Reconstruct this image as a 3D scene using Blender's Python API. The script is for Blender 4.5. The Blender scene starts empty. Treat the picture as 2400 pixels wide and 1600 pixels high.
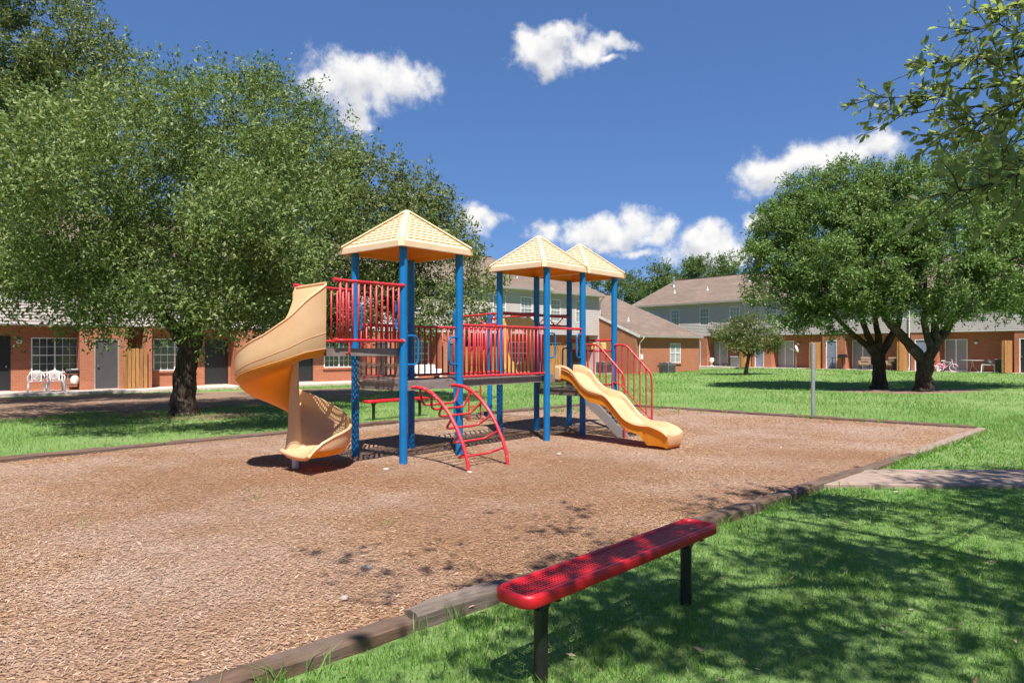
import bpy, math, random
import numpy as np
from mathutils import Vector, Matrix
random.seed(7)
RNG = np.random.default_rng(11)
R = math.radians
sc = bpy.context.scene
COL = sc.collection

# ---------------------------------------------------------------- camera
H = 1.65                      # eye height
F = 1598.0 / 2400 * 36
cam_d = bpy.data.cameras.new('camera')
cam_d.lens = F; cam_d.sensor_width = 36; cam_d.shift_y = 18 / 2400
cam_d.clip_start = 0.05; cam_d.clip_end = 3000
cam = bpy.data.objects.new('camera', cam_d); COL.objects.link(cam)
cam.location = (0, 0, H); cam.rotation_euler = (R(90), 0, 0)
sc.camera = cam

# ---------------------------------------------------------------- sun, sky, exposure
SUN = Vector((0.09, -0.556, 1.0)).normalized()       # towards the sun
SUN_EL = math.asin(SUN.z); SUN_AZ = math.atan2(SUN.x, SUN.y)
sd = bpy.data.lights.new('sun', 'SUN'); sd.energy = 4.2; sd.angle = R(0.53); sd.color = (1.0, 0.955, 0.885)
so = bpy.data.objects.new('sun', sd); COL.objects.link(so)
so.rotation_euler = SUN.to_track_quat('Z', 'Y').to_euler(); so.location = (20, -40, 60)
sc.view_settings.view_transform = 'Standard'; sc.view_settings.look = 'None'
sc.view_settings.exposure = 1.15; sc.view_settings.gamma = 1.0; sc.view_settings.use_curve_mapping = False
sc.cycles.max_bounces = 5; sc.cycles.diffuse_bounces = 3; sc.cycles.glossy_bounces = 2
sc.cycles.transmission_bounces = 5; sc.cycles.transparent_max_bounces = 8
sc.cycles.caustics_reflective = False; sc.cycles.caustics_refractive = False
sc.cycles.use_denoising = True; sc.cycles.use_adaptive_sampling = True; sc.cycles.adaptive_threshold = 0.025

def azel(px, py):
    az = math.atan((px - 1200) / 1598); return az, math.atan((818 - py) / 1598 * math.cos(az))

def build_world():
    w = bpy.data.worlds.new('World'); sc.world = w; w.use_nodes = True
    w.cycles.sampling_method = 'MANUAL'; w.cycles.sample_map_resolution = 256; nt = w.node_tree; N = nt.nodes; L = nt.links; N.clear()
    def n(t, **k):
        o = N.new(t)
        for a, b in k.items(): setattr(o, a, b)
        return o
    def math_(op, a, b=None, c=None, clamp=False):
        m = n('ShaderNodeMath', operation=op, use_clamp=clamp)
        for i, v in enumerate((a, b, c)):
            if v is None: continue
            if isinstance(v, (int, float)): m.inputs[i].default_value = v
            else: L.new(v, m.inputs[i])
        return m.outputs[0]
    sky = n('ShaderNodeTexSky', sky_type='NISHITA', sun_disc=False)
    sky.sun_elevation = SUN_EL; sky.sun_rotation = SUN_AZ
    sky.altitude = 1500; sky.air_density = 0.7; sky.dust_density = 0.0; sky.ozone_density = 5.0
    hsv = n('ShaderNodeHueSaturation'); hsv.inputs['Saturation'].default_value = 1.42; hsv.inputs['Value'].default_value = 1.0
    gm = n('ShaderNodeGamma'); gm.inputs[1].default_value = 0.47; L.new(sky.outputs[0], gm.inputs[0]); L.new(gm.outputs[0], hsv.inputs['Color'])
    bg = n('ShaderNodeBackground'); bg.inputs[1].default_value = 0.148; tint = n('ShaderNodeMix', data_type='RGBA', blend_type='MULTIPLY'); tint.inputs[0].default_value = 1.0; L.new(hsv.outputs[0], tint.inputs[6]); tint.inputs[7].default_value = (.60, .72, .97, 1); L.new(tint.outputs[2], bg.inputs[0])
    tc = n('ShaderNodeTexCoord'); sep = n('ShaderNodeSeparateXYZ'); L.new(tc.outputs['Generated'], sep.inputs[0])
    az = math_('ARCTAN2', sep.outputs[0], sep.outputs[1]); el = math_('ARCSINE', sep.outputs[2])
    co = n('ShaderNodeCombineXYZ'); L.new(az, co.inputs[0]); L.new(el, co.inputs[1])
    def noise(vec, scale, detail, rough=0.55):
        t = n('ShaderNodeTexNoise', noise_dimensions='2D'); t.inputs['Scale'].default_value = scale; t.inputs['Detail'].default_value = detail
        t.inputs['Roughness'].default_value = rough; L.new(vec, t.inputs['Vector']); return t
    def vm(op, a, b=None, c=None):
        m = n('ShaderNodeVectorMath', operation=op)
        for i, v in enumerate((a, b, c)):
            if v is None: continue
            if isinstance(v, tuple): m.inputs[i].default_value = v
            else: L.new(v, m.inputs[i])
        return m
    wn = noise(co.outputs[0], 14, 3)
    warp = vm('SUBTRACT', wn.outputs['Color'], (0.5, 0.5, 0.5)); warp = vm('MULTIPLY', warp.outputs[0], (0.055, 0.045, 0))
    p = vm('ADD', co.outputs[0], warp.outputs[0])
    # cumulus puffs of the view: (px, py, half width, half height, thinness)
    C = [(840, 195, 105, 68, 0), (930, 200, 90, 48, 0), (760, 200, 60, 35, .1), (840, 262, 48, 38, .05),
         (1290, 125, 72, 48, 0), (1310, 85, 46, 34, 0), (1285, 158, 36, 32, .1), (1370, 120, 60, 32, .05), (1430, 105, 56, 20, .15), (1420, 142, 44, 14, .25), (1240, 110, 40, 34, .1),
         (1800, 405, 82, 38, 0), (1920, 375, 120, 40, 0), (2050, 352, 78, 46, 0), (1790, 430, 60, 26, .15),
         (1100, 520, 50, 28, .08), (1150, 505, 52, 20, .15), (1265, 545, 46, 30, .25), (1410, 550, 110, 38, .05), (1480, 525, 46, 40, .05),
         (1540, 545, 40, 30, .12), (1660, 575, 105, 44, 0), (1720, 600, 70, 38, .1), (1640, 545, 50, 30, 0),
         (1790, 510, 34, 26, .1), (1500, 590, 80, 20, .35)]
    blobs = []
    for (x, y, rx, ry, th) in C:
        a, e = azel(x, y); a2, _ = azel(x + rx, y); _, e2 = azel(x, y - ry)
        blobs.append((a, e, abs(a2 - a), abs(e2 - e), th))
    rr = random.Random(5)                                  # the same kind of puffs all round the sky
    for k in range(9):
        a = (0.85 + rr.random() * 4.5); a = a if a < math.pi else a - 2 * math.pi
        e = rr.uniform(0.12, 0.9); s = rr.uniform(0.05, 0.09)
        blobs.append((a, e, s * 1.3, s * .6, rr.uniform(0, .1)))
    def field(p, sel):
      acc = None
      for (a, e, ra, re, th) in sel:
        ra, re = ra * 1.18, re * 1.18
        q = vm('MULTIPLY_ADD', p.outputs[0], (1 / ra, 1 / re, 0), (-a / ra, -e / re, 0))
        m = vm('LENGTH', q.outputs[0]).outputs['Value']
        m = math_('ADD', m, th) if th else m
        acc = m if acc is None else math_('SMOOTH_MIN', acc, m, 0.25)
      return acc
    acc = field(p, blobs)
    acc_up = field(vm('ADD', p.outputs[0], (0.004, 0.024, 0)), [b for b in blobs[:len(C)] if b[4] <= .05])      # the same puffs a little towards the sun
    n1 = noise(co.outputs[0], 30, 7, 0.66)
    d = math_('MULTIPLY_ADD', n1.outputs['Fac'], 1.35, -0.675)
    d = math_('ADD', acc, d)
    mr = n('ShaderNodeMapRange', interpolation_type='SMOOTHSTEP'); L.new(d, mr.inputs[0])
    mr.inputs[1].default_value = 1.22; mr.inputs[2].default_value = 0.38; mr.inputs[3].default_value = 0; mr.inputs[4].default_value = 1
    # relief: difference of the puff field towards the sun
    sh = vm('ADD', co.outputs[0], (0.004, 0.016, 0)); n2 = noise(sh.outputs[0], 30, 4, 0.5); n3 = noise(co.outputs[0], 30, 4, 0.5)
    rel = math_('SUBTRACT', n2.outputs['Fac'], n3.outputs['Fac'])
    mr2 = n('ShaderNodeMapRange', interpolation_type='SMOOTHSTEP'); L.new(acc_up, mr2.inputs[0]); mr2.inputs[1].default_value = .15; mr2.inputs[2].default_value = .95
    rel = math_('MULTIPLY_ADD', rel, 1.1, 0.30); rel = math_('MULTIPLY_ADD', mr2.outputs[0], 0.62, rel, clamp=True)
    cr = n('ShaderNodeMix', data_type='RGBA'); L.new(rel, cr.inputs[0])
    cr.inputs[6].default_value = (0.60, 0.62, 0.69, 1); cr.inputs[7].default_value = (1.0, 0.99, 0.98, 1)
    cb = n('ShaderNodeBackground'); cb.inputs[1].default_value = 0.45; L.new(cr.outputs[2], cb.inputs[0])
    mx = n('ShaderNodeMixShader'); L.new(mr.outputs[0], mx.inputs[0]); L.new(bg.outputs[0], mx.inputs[1]); L.new(cb.outputs[0], mx.inputs[2])
    out = n('ShaderNodeOutputWorld'); L.new(mx.outputs[0], out.inputs[0])
build_world()

# ---------------------------------------------------------------- materials
class NT:
    def __init__(s, name):
        s.m = bpy.data.materials.new(name); s.m.use_nodes = True; s.t = s.m.node_tree
        s.b = s.t.nodes['Principled BSDF']; s.out = s.t.nodes['Material Output']
    def n(s, t, ins=None, **k):
        o = s.t.nodes.new(t)
        for a, b in k.items(): setattr(o, a, b)
        for a, b in (ins or {}).items(): s.set(o.inputs[a], b)
        return o
    def set(s, sock, v):
        if hasattr(v, 'is_output'): s.t.links.new(v, sock)
        elif isinstance(v, tuple) and len(v) == 3 and sock.type == 'RGBA': sock.default_value = (*v, 1)
        else: sock.default_value = v
    def coord(s, kind='Object', scale=None):
        c = s.n('ShaderNodeTexCoord').outputs[kind]
        if scale: c = s.n('ShaderNodeMapping', {'Vector': c, 'Scale': scale}).outputs[0]
        return c
    def noise(s, scale, detail=4, rough=.55, vec=None, out='Fac'):
        i = {'Scale': float(scale), 'Detail': float(detail), 'Roughness': rough}
        i['Vector'] = vec if vec is not None else s.coord()
        return s.n('ShaderNodeTexNoise', i).outputs[out]
    def ramp(s, fac, stops):
        r = s.n('ShaderNodeValToRGB', {'Fac': fac}); e = r.color_ramp.elements
        while len(e) < len(stops): e.new(0.5)
        for q, (p, c) in zip(e, stops): q.position = p; q.color = (*c, 1) if len(c) == 3 else c
        return r.outputs[0]
    def mix(s, fac, a, b, blend='MIX'):
        m = s.n('ShaderNodeMix', data_type='RGBA', blend_type=blend)
        s.set(m.inputs[0], fac); s.set(m.inputs[6], a); s.set(m.inputs[7], b); return m.outputs[2]
    def math(s, op, a, b=0.0, clamp=False):
        m = s.n('ShaderNodeMath', operation=op, use_clamp=clamp); s.set(m.inputs[0], a); s.set(m.inputs[1], b); return m.outputs[0]
    def bump(s, h, strength=.3, dist=.01):
        s.set(s.b.inputs['Normal'], s.n('ShaderNodeBump', {'Strength': strength, 'Distance': dist, 'Height': h}).outputs[0])
    def col(s, v): s.set(s.b.inputs['Base Color'], v)
    def par(s, rough=None, metal=None, spec=None):
        if rough is not None: s.set(s.b.inputs['Roughness'], rough)
        if metal is not None: s.b.inputs['Metallic'].default_value = metal
        if spec is not None: s.b.inputs['Specular IOR Level'].default_value = spec
        return s
    def island(s): return s.n('ShaderNodeNewGeometry').outputs['Random Per Island']

M = {}
def flat(key, c, rough=.5, metal=0., spec=.5, var=.12, scale=6., bump=0.):
    t = NT(key); f = t.noise(scale, 5)
    t.col(t.ramp(f, [(.3, tuple(x * (1 - var) for x in c)), (.7, tuple(min(1, x * (1 + var)) for x in c))])); t.par(rough, metal, spec)
    if bump: t.bump(t.noise(scale * 9, 4), bump, .004)
    M[key] = t.m; return t
flat('white_trim', (.78, .77, .74), .45); flat('white_plastic', (.82, .82, .80), .35)
flat('black_metal', (.018, .018, .02), .45, 0, .5, .3, 30, .3); flat('dark_opening', (.012, .011, .011), .7)
flat('door_grey', (.075, .068, .07), .55, 0, .4, .1, 3); flat('door_blue', (.20, .23, .31), .5, 0, .4, .08, 3)
flat('door_black', (.02, .02, .022), .4); flat('galvanised', (.46, .48, .50), .42, .75, .5, .15, 14)
flat('silver', (.62, .62, .60), .35, .9); flat('brown_coat', (.20, .165, .15), .55, 0, .4, .15, 8, .15)
flat('gutter', (.30, .26, .23), .5); flat('gutter_light', (.62, .60, .57), .45); flat('ac_grey', (.16, .17, .17), .5, .1)
flat('ac_slat', (.085, .09, .092), .5); flat('concrete', (.46, .40, .35), .9, 0, .3, .16, 5, .5)
flat('stone', (.34, .29, .25), .9, 0, .3, .2, 20, .5); flat('paver', (.28, .205, .165), .9, 0, .3, .2, 6, .7); flat('patio', (.50, .42, .36), .9, 0, .3, .15, 2, .4)
flat('lamp_glass', (.85, .83, .78), .3); flat('pink', (.75, .08, .16), .4); flat('pale_pink', (.8, .55, .66), .45)
flat('brown_fabric', (.27, .18, .12), .9); flat('bin', (.06, .065, .07), .55); flat('handle_metal', (.55, .50, .40), .3, .9)
flat('curtain', (.55, .53, .50), .85); flat('blind', (.50, .50, .52), .7); flat('bag', (.62, .58, .48), .8, 0, .3, .25, 20, .6)
flat('pot', (.05, .045, .04), .8); flat('dish', (.66, .66, .64), .4); flat('tube_black', (.012, .012, .013), .35, 0, .6, .2, 18, .25)
flat('table_metal', (.55, .54, .50), .4, .3); flat('stringer', (.24, .225, .22), .5, 0, .4, .08, 4)

def paint(key, c, chip, thr, rough=.42):
    t = NT(key); co = t.coord()
    big = t.ramp(t.noise(3, 3, .5, co), [(.3, tuple(x * .86 for x in c)), (.72, tuple(min(1, x * 1.1) for x in c))])
    ch = t.ramp(t.noise(22, 6, .72, co), [(thr, (0, 0, 0)), (thr + .035, (1, 1, 1))])
    t.col(t.mix(ch, big, chip)); t.par(t.math('MULTIPLY_ADD', ch, .3) if False else rough, 0, .5)
    t.bump(t.noise(40, 4, .6, co), .12, .003); M[key] = t.m
paint('blue_paint', (.002, .135, .36), (.05, .22, .45), .72, .38)
paint('red_paint', (.48, .024, .034), (.62, .24, .24), .60, .42)
paint('red_dark', (.33, .012, .018), (.42, .10, .10), .74, .42)
paint('red_bench', (.56, .010, .019), (.36, .03, .04), .74, .46)

def plastic():
    t = NT('tan_plastic'); co = t.coord()
    f = t.noise(2.2, 5, .6, co); g = t.noise(1.1, 3, .5, co)
    c = t.ramp(f, [(.25, (.64, .46, .245)), (.55, (.72, .545, .31)), (.8, (.77, .60, .365))])
    st = t.ramp(t.noise(7, 6, .7, t.coord('Object', (1, 1, .25))), [(.62, (0, 0, 0)), (.78, (1, 1, 1))])
    c = t.mix(t.math('MULTIPLY', st, .28), c, (.50, .30, .11)); t.col(c); t.par(.36, 0, .45)
    t.bump(t.noise(90, 3, .5, co), .05, .002)
    tr = t.n('ShaderNodeBsdfTranslucent', {'Color': (1.0, .40, .0)})
    mx = t.n('ShaderNodeMixShader', {0: .34, 1: t.b.outputs[0], 2: tr.outputs[0]}); t.t.links.new(mx.outputs[0], t.out.inputs[0])
    M['tan_plastic'] = t.m
    t = NT('canopy_plastic'); co = t.coord(); f = t.noise(3, 5, .6, co)
    t.col(t.ramp(f, [(.3, (.80, .655, .42)), (.7, (.88, .755, .53))])); t.par(.5, 0, .4); t.bump(t.noise(60, 3, .5, co), .06, .002)
    tr = t.n('ShaderNodeBsdfTranslucent', {'Color': (1.0, .40, .0)})
    mx = t.n('ShaderNodeMixShader', {0: .30, 1: t.b.outputs[0], 2: tr.outputs[0]}); t.t.links.new(mx.outputs[0], t.out.inputs[0])
    M['canopy_plastic'] = t.m
    t = NT('bounce_lit_plastic'); co = t.coord(); t.col(t.ramp(t.noise(2.5, 5, .6, co), [(.3, (.60, .26, .018)), (.7, (.70, .33, .035))])); t.par(.42, 0, .4)  # glow of bounced light under the plastic, put into an orange base colour
    tr = t.n('ShaderNodeBsdfTranslucent', {'Color': (1.0, .42, .02)}); mx = t.n('ShaderNodeMixShader', {0: .32, 1: t.b.outputs[0], 2: tr.outputs[0]}); t.t.links.new(mx.outputs[0], t.out.inputs[0]); M['bounce_lit_plastic'] = t.m
    t = NT('yellow_panel'); t.col(t.ramp(t.noise(4, 4), [(.3, (.55, .36, .10)), (.7, (.68, .47, .15))])); t.par(.45); M['yellow_panel'] = t.m
plastic()

def brick():
    t = NT('brick'); co = t.coord()
    sep = t.n('ShaderNodeSeparateXYZ', {0: co}); u = t.math('ADD', sep.outputs[0], sep.outputs[1])
    v = t.n('ShaderNodeCombineXYZ', {0: u, 1: sep.outputs[2]}).outputs[0]
    br = t.n('ShaderNodeTexBrick', {'Vector': v, 'Color1': (.40, .130, .062), 'Color2': (.30, .088, .042), 'Mortar': (.36, .25, .185),
        'Scale': 1.0, 'Mortar Size': .006, 'Mortar Smooth': .2, 'Bias': -.1, 'Brick Width': .205, 'Row Height': .0725}, offset=.5)
    c = t.mix(t.math('MULTIPLY', t.noise(1.2, 4, .6, co), .5), br.outputs[0], (.41, .17, .10))
    st = t.ramp(t.noise(.6, 6, .65, co), [(.55, (0, 0, 0)), (.75, (1, 1, 1))])
    t.col(t.mix(t.math('MULTIPLY', st, .25), c, (.30, .13, .08))); t.par(.9, 0, .2)
    t.bump(br.outputs['Fac'], -.5, .006); M['brick'] = t.m
brick()

def siding():
    t = NT('siding'); co = t.coord(); sep = t.n('ShaderNodeSeparateXYZ', {0: co})
    c = t.ramp(t.noise(.5, 5, .6, co), [(.3, (.455, .39, .37)), (.7, (.52, .45, .43))])
    st = t.ramp(t.noise(3, 5, .6, t.coord('Object', (1.5, 1.5, .15))), [(.5, (0, 0, 0)), (.8, (1, 1, 1))])
    t.col(t.mix(t.math('MULTIPLY', st, .18), c, (.40, .36, .35))); t.par(.55, 0, .4); M['siding'] = t.m
siding()

def shingle():
    t = NT('roof_shingle'); co = t.coord()
    sep = t.n('ShaderNodeSeparateXYZ', {0: co})
    v = t.n('ShaderNodeCombineXYZ', {0: sep.outputs[0], 1: t.math('MULTIPLY', sep.outputs[2], 2.6)}).outputs[0]
    br = t.n('ShaderNodeTexBrick', {'Vector': v, 'Color1': (.205, .148, .115), 'Color2': (.14, .102, .082), 'Mortar': (.10, .075, .065),
        'Scale': 1.0, 'Mortar Size': .007, 'Mortar Smooth': .4, 'Bias': 0., 'Brick Width': .42, 'Row Height': .15}, offset=.37)
    g = t.ramp(t.noise(.35, 4, .6, t.coord('Object', (1, 1, 4))), [(.35, (.82, .82, .82)), (.65, (1.12, 1.1, 1.08))])
    c = t.mix(1.0, br.outputs[0], g, 'MULTIPLY'); sp = t.noise(120, 2, .6, co)
    c = t.mix(.25, c, t.ramp(sp, [(.35, (.10, .075, .065)), (.65, (.30, .23, .19))])); t.col(c); t.par(.95, 0, .2)
    t.bump(br.outputs['Fac'], -.4, .01); M['roof_shingle'] = t.m
shingle()

def wood(key, a, b, sc_=(2, 2, 22), grey=None, rough=.85, crack=.5):
    t = NT(key); co = t.coord('Object', sc_)
    oi = t.n('ShaderNodeObjectInfo').outputs['Random']
    off = t.n('ShaderNodeVectorMath', {0: co, 1: t.n('ShaderNodeCombineXYZ', {0: t.math('MULTIPLY', oi, 37.), 1: t.math('MULTIPLY', oi, 91.), 2: t.math('MULTIPLY', oi, 53.)}).outputs[0]}, operation='ADD').outputs[0]
    g = t.noise(1., 8, .68, off); c = t.ramp(g, [(.3, a), (.72, b)])
    c = t.mix(t.math('MULTIPLY', t.math('SUBTRACT', oi, .5), .6), c, tuple(x * .55 for x in a))
    if grey: c = t.mix(t.ramp(t.noise(2.5, 5, .6), [(.42, (0, 0, 0)), (.62, (1, 1, 1))]), c, grey)
    t.col(c); t.par(rough, 0, .25); t.bump(g, crack, .01); M[key] = t.m
wood('timber', (.055, .034, .024), (.19, .115, .078), (26, 2.2, 26), (.13, .092, .075), .9, 1.0)
wood('timber_grey', (.085, .064, .053), (.27, .21, .178), (26, 2.0, 26), None, .92, 1.0)
wood('timber_pale', (.20, .14, .112), (.40, .295, .245), (26, 2.4, 26), None, .92, .8)
wood('fence_wood', (.26, .115, .035), (.48, .25, .095), (9, 9, 1.2), None, .8, .4)

def bark(key, a, b, lich):
    t = NT(key); co = t.coord('Object', (7, 7, 1.6)); f = t.noise(1.6, 8, .7, co)
    vo = t.n('ShaderNodeTexVoronoi', {'Vector': co, 'Scale': 2.4}, feature='DISTANCE_TO_EDGE').outputs[0]
    h = t.math('ADD', f, t.math('MULTIPLY', vo, .8)); c = t.ramp(h, [(.35, a), (.95, b)])
    c = t.mix(t.math('MULTIPLY', t.ramp(t.noise(1.3, 5, .6), [(.52, (0, 0, 0)), (.68, (1, 1, 1))]), .55), c, lich)
    t.col(c); t.par(.95, 0, .15); t.bump(h, 1.0, .05); M[key] = t.m
bark('bark', (.022, .016, .012), (.12, .085, .065), (.20, .155, .125))
bark('bark_thin', (.035, .028, .022), (.13, .10, .08), (.12, .09, .07))

def leaf(key, stops, trans, rough=.42, tmix=.3, spec=.5):
    t = NT(key); i = t.island(); c = t.ramp(i, stops); big = t.noise(.45, 2, .5)
    c = t.mix(t.math('MULTIPLY', big, .45), c, stops[1][1]); t.col(c); t.par(rough, 0, spec)
    tr = t.n('ShaderNodeBsdfTranslucent', {'Color': trans})
    mx = t.n('ShaderNodeMixShader', {0: tmix, 1: t.b.outputs[0], 2: tr.outputs[0]}); t.t.links.new(mx.outputs[0], t.out.inputs[0]); M[key] = t.m
leaf('oak_leaf', [(0, (.052, .090, .022)), (.5, (.130, .186, .054)), (.85, (.22, .27, .10)), (1, (.30, .32, .155))], (.26, .35, .07), .52, .20, .2)
leaf('oak_leaf_dark', [(0, (.050, .082, .023)), (.5, (.128, .168, .056)), (.85, (.22, .245, .104)), (1, (.30, .295, .15))], (.24, .30, .07), .52, .20, .2)
leaf('elm_leaf', [(0, (.058, .108, .026)), (.5, (.122, .196, .054)), (.85, (.205, .28, .10)), (1, (.27, .33, .15))], (.27, .40, .07), .52, .20, .2)
leaf('shrub_leaf', [(0, (.06, .085, .026)), (.5, (.115, .145, .046)), (1, (.21, .22, .095))], (.24, .28, .06))
leaf('far_leaf', [(0, (.045, .080, .024)), (.5, (.085, .130, .040)), (1, (.15, .20, .07))], (.18, .26, .06), .55, .3, .3)
leaf('near_leaf', [(0, (.055, .080, .034)), (.5, (.10, .125, .055)), (.85, (.16, .175, .095)), (1, (.26, .25, .16))], (.40, .50, .12), .45, .54)

def grass_mats():
    t = NT('grass_blade'); i = t.island(); pos = t.n('ShaderNodeNewGeometry').outputs['Position']
    c = t.ramp(i, [(0, (.042, .135, .010)), (.4, (.082, .215, .020)), (.8, (.15, .285, .045)), (.93, (.25, .34, .10)), (1, (.42, .38, .20))])
    big = t.ramp(t.noise(.7, 4, .6, pos), [(.4, (0, 0, 0)), (.7, (1, 1, 1))])
    dry = t.ramp(t.noise(.35, 5, .65, pos), [(.5, (0, 0, 0)), (.72, (1, 1, 1))])
    c = t.mix(t.math('MULTIPLY', big, .55), c, (.23, .30, .115)); c = t.mix(t.math('MULTIPLY', dry, .4), c, (.34, .34, .17)); t.col(c); t.par(.5, 0, .35)
    tr = t.n('ShaderNodeBsdfTranslucent', {'Color': (.28, .55, .05)})
    mx = t.n('ShaderNodeMixShader', {0: .32, 1: t.b.outputs[0], 2: tr.outputs[0]}); t.t.links.new(mx.outputs[0], t.out.inputs[0]); M['grass_blade'] = t.m
    t = NT('lawn'); pos = t.n('ShaderNodeNewGeometry').outputs['Position']
    f = t.noise(3., 6, .65, pos); g = t.noise(.22, 4, .55, pos); sp = t.noise(38, 4, .7, t.n('ShaderNodeMapping', {'Vector': pos, 'Scale': (1, .35, 1)}).outputs[0])
    c = t.ramp(f, [(.28, (.085, .165, .038)), (.5, (.135, .24, .062)), (.72, (.19, .29, .095))])
    c = t.mix(t.ramp(g, [(.38, (0, 0, 0)), (.68, (.8, .8, .8))]), c, (.29, .33, .145))
    c = t.mix(.5, c, t.ramp(sp, [(.3, (.05, .11, .022)), (.5, (.13, .23, .058)), (.72, (.28, .36, .15))]))
    # worn bare soil under the big oak and along the left building, and thin spots round the other trunks
    sep = t.n('ShaderNodeSeparateXYZ', {0: pos})
    def blob(cx, cy, rx, ry, rot=0.):
        dx = t.math('SUBTRACT', sep.outputs[0], cx); dy = t.math('SUBTRACT', sep.outputs[1], cy)
        ca, sa = math.cos(rot), math.sin(rot)
        a = t.math('DIVIDE', t.math('ADD', t.math('MULTIPLY', dx, ca), t.math('MULTIPLY', dy, sa)), rx)
        b = t.math('DIVIDE', t.math('SUBTRACT', t.math('MULTIPLY', dy, ca), t.math('MULTIPLY', dx, sa)), ry)
        return t.math('SQRT', t.math('ADD', t.math('MULTIPLY', a, a), t.math('MULTIPLY', b, b)))
    m = blob(-14.6, 21.2, 12.8, 6.5, .66)
    for (a, b, c_, d) in ((-8.1, 17.0, 1.8, 1.2), (15.4, 26.6, 3.0, 1.6), (18.5, 40.5, .9, .7)): m = t.math('MINIMUM', m, blob(a, b, c_, d))
    mm = t.math('ADD', m, t.math('MULTIPLY', t.math('SUBTRACT', t.noise(1.1, 6, .65, pos), .5), 1.5))
    soil = t.ramp(t.noise(9, 6, .7, pos), [(.3, (.14, .088, .06)), (.6, (.28, .185, .13)), (.8, (.42, .31, .23))])
    t.col(t.mix(t.ramp(mm, [(.80, (1, 1, 1)), (1.02, (0, 0, 0))]), c, soil)); t.par(.95, 0, .15)
    t.bump(t.noise(25, 5, .7, pos), .9, .04); M['lawn'] = t.m
    t = NT('mulch'); pos = t.n('ShaderNodeNewGeometry').outputs['Position']
    vo = t.n('ShaderNodeTexVoronoi', {'Vector': t.n('ShaderNodeMapping', {'Vector': pos, 'Scale': (34, 48, 30)}).outputs[0], 'Scale': 1.0, 'Randomness': 1.0})
    c = t.ramp(t.n('ShaderNodeSeparateColor', {0: vo.outputs['Color']}).outputs[0], [(0, (.16, .082, .045)), (.45, (.275, .152, .086)), (.8, (.365, .222, .136)), (1, (.47, .33, .225))])
    patch = t.ramp(t.noise(.55, 5, .6, pos), [(.40, (0, 0, 0)), (.62, (1, 1, 1))])
    sp_ = t.n('ShaderNodeSeparateXYZ', {0: pos}); ex_ = t.math('DIVIDE', t.math('SUBTRACT', sp_.outputs[0], .3), 4.2); ey_ = t.math('DIVIDE', t.math('SUBTRACT', sp_.outputs[1], 7.4), 3.0)
    tread = t.math('SUBTRACT', .34, t.math('MULTIPLY', t.math('SQRT', t.math('ADD', t.math('MULTIPLY', ex_, ex_), t.math('MULTIPLY', ey_, ey_))), .26))
    worn = t.ramp(t.math('ADD', t.noise(.30, 5, .6, pos), t.math('MAXIMUM', t.math('MULTIPLY', tread, .45), -.06)), [(.44, (0, 0, 0)), (.62, (1, 1, 1))])
    c = t.mix(t.math('MULTIPLY', patch, .5), c, (.37, .28, .235)); c = t.mix(t.math('MULTIPLY', worn, .72), c, (.215, .108, .054)); t.col(c); t.par(.95, 0, .15)
    t.bump(t.math('ADD', vo.outputs['Distance'], t.noise(20, 5, .7, pos)), 1.0, .02); M['mulch'] = t.m
    t = NT('mulch_chip'); i = t.island(); pos = t.n('ShaderNodeNewGeometry').outputs['Position']
    c = t.ramp(i, [(0, (.18, .092, .050)), (.3, (.285, .160, .092)), (.6, (.375, .230, .142)), (.85, (.445, .305, .21)), (1, (.56, .43, .33))])
    patch = t.ramp(t.noise(.55, 5, .6, pos), [(.40, (0, 0, 0)), (.62, (1, 1, 1))])
    sp_ = t.n('ShaderNodeSeparateXYZ', {0: pos}); ex_ = t.math('DIVIDE', t.math('SUBTRACT', sp_.outputs[0], .3), 4.2); ey_ = t.math('DIVIDE', t.math('SUBTRACT', sp_.outputs[1], 7.4), 3.0)
    tread = t.math('SUBTRACT', .34, t.math('MULTIPLY', t.math('SQRT', t.math('ADD', t.math('MULTIPLY', ex_, ex_), t.math('MULTIPLY', ey_, ey_))), .26))
    worn = t.ramp(t.math('ADD', t.noise(.30, 5, .6, pos), t.math('MAXIMUM', t.math('MULTIPLY', tread, .45), -.06)), [(.44, (0, 0, 0)), (.62, (1, 1, 1))])
    c = t.mix(t.math('MULTIPLY', patch, .5), c, (.42, .33, .285)); c = t.mix(t.math('MULTIPLY', worn, .55), c, (.26, .135, .070)); t.col(c); t.par(.85, 0, .25); M['mulch_chip'] = t.m
grass_mats()

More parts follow.
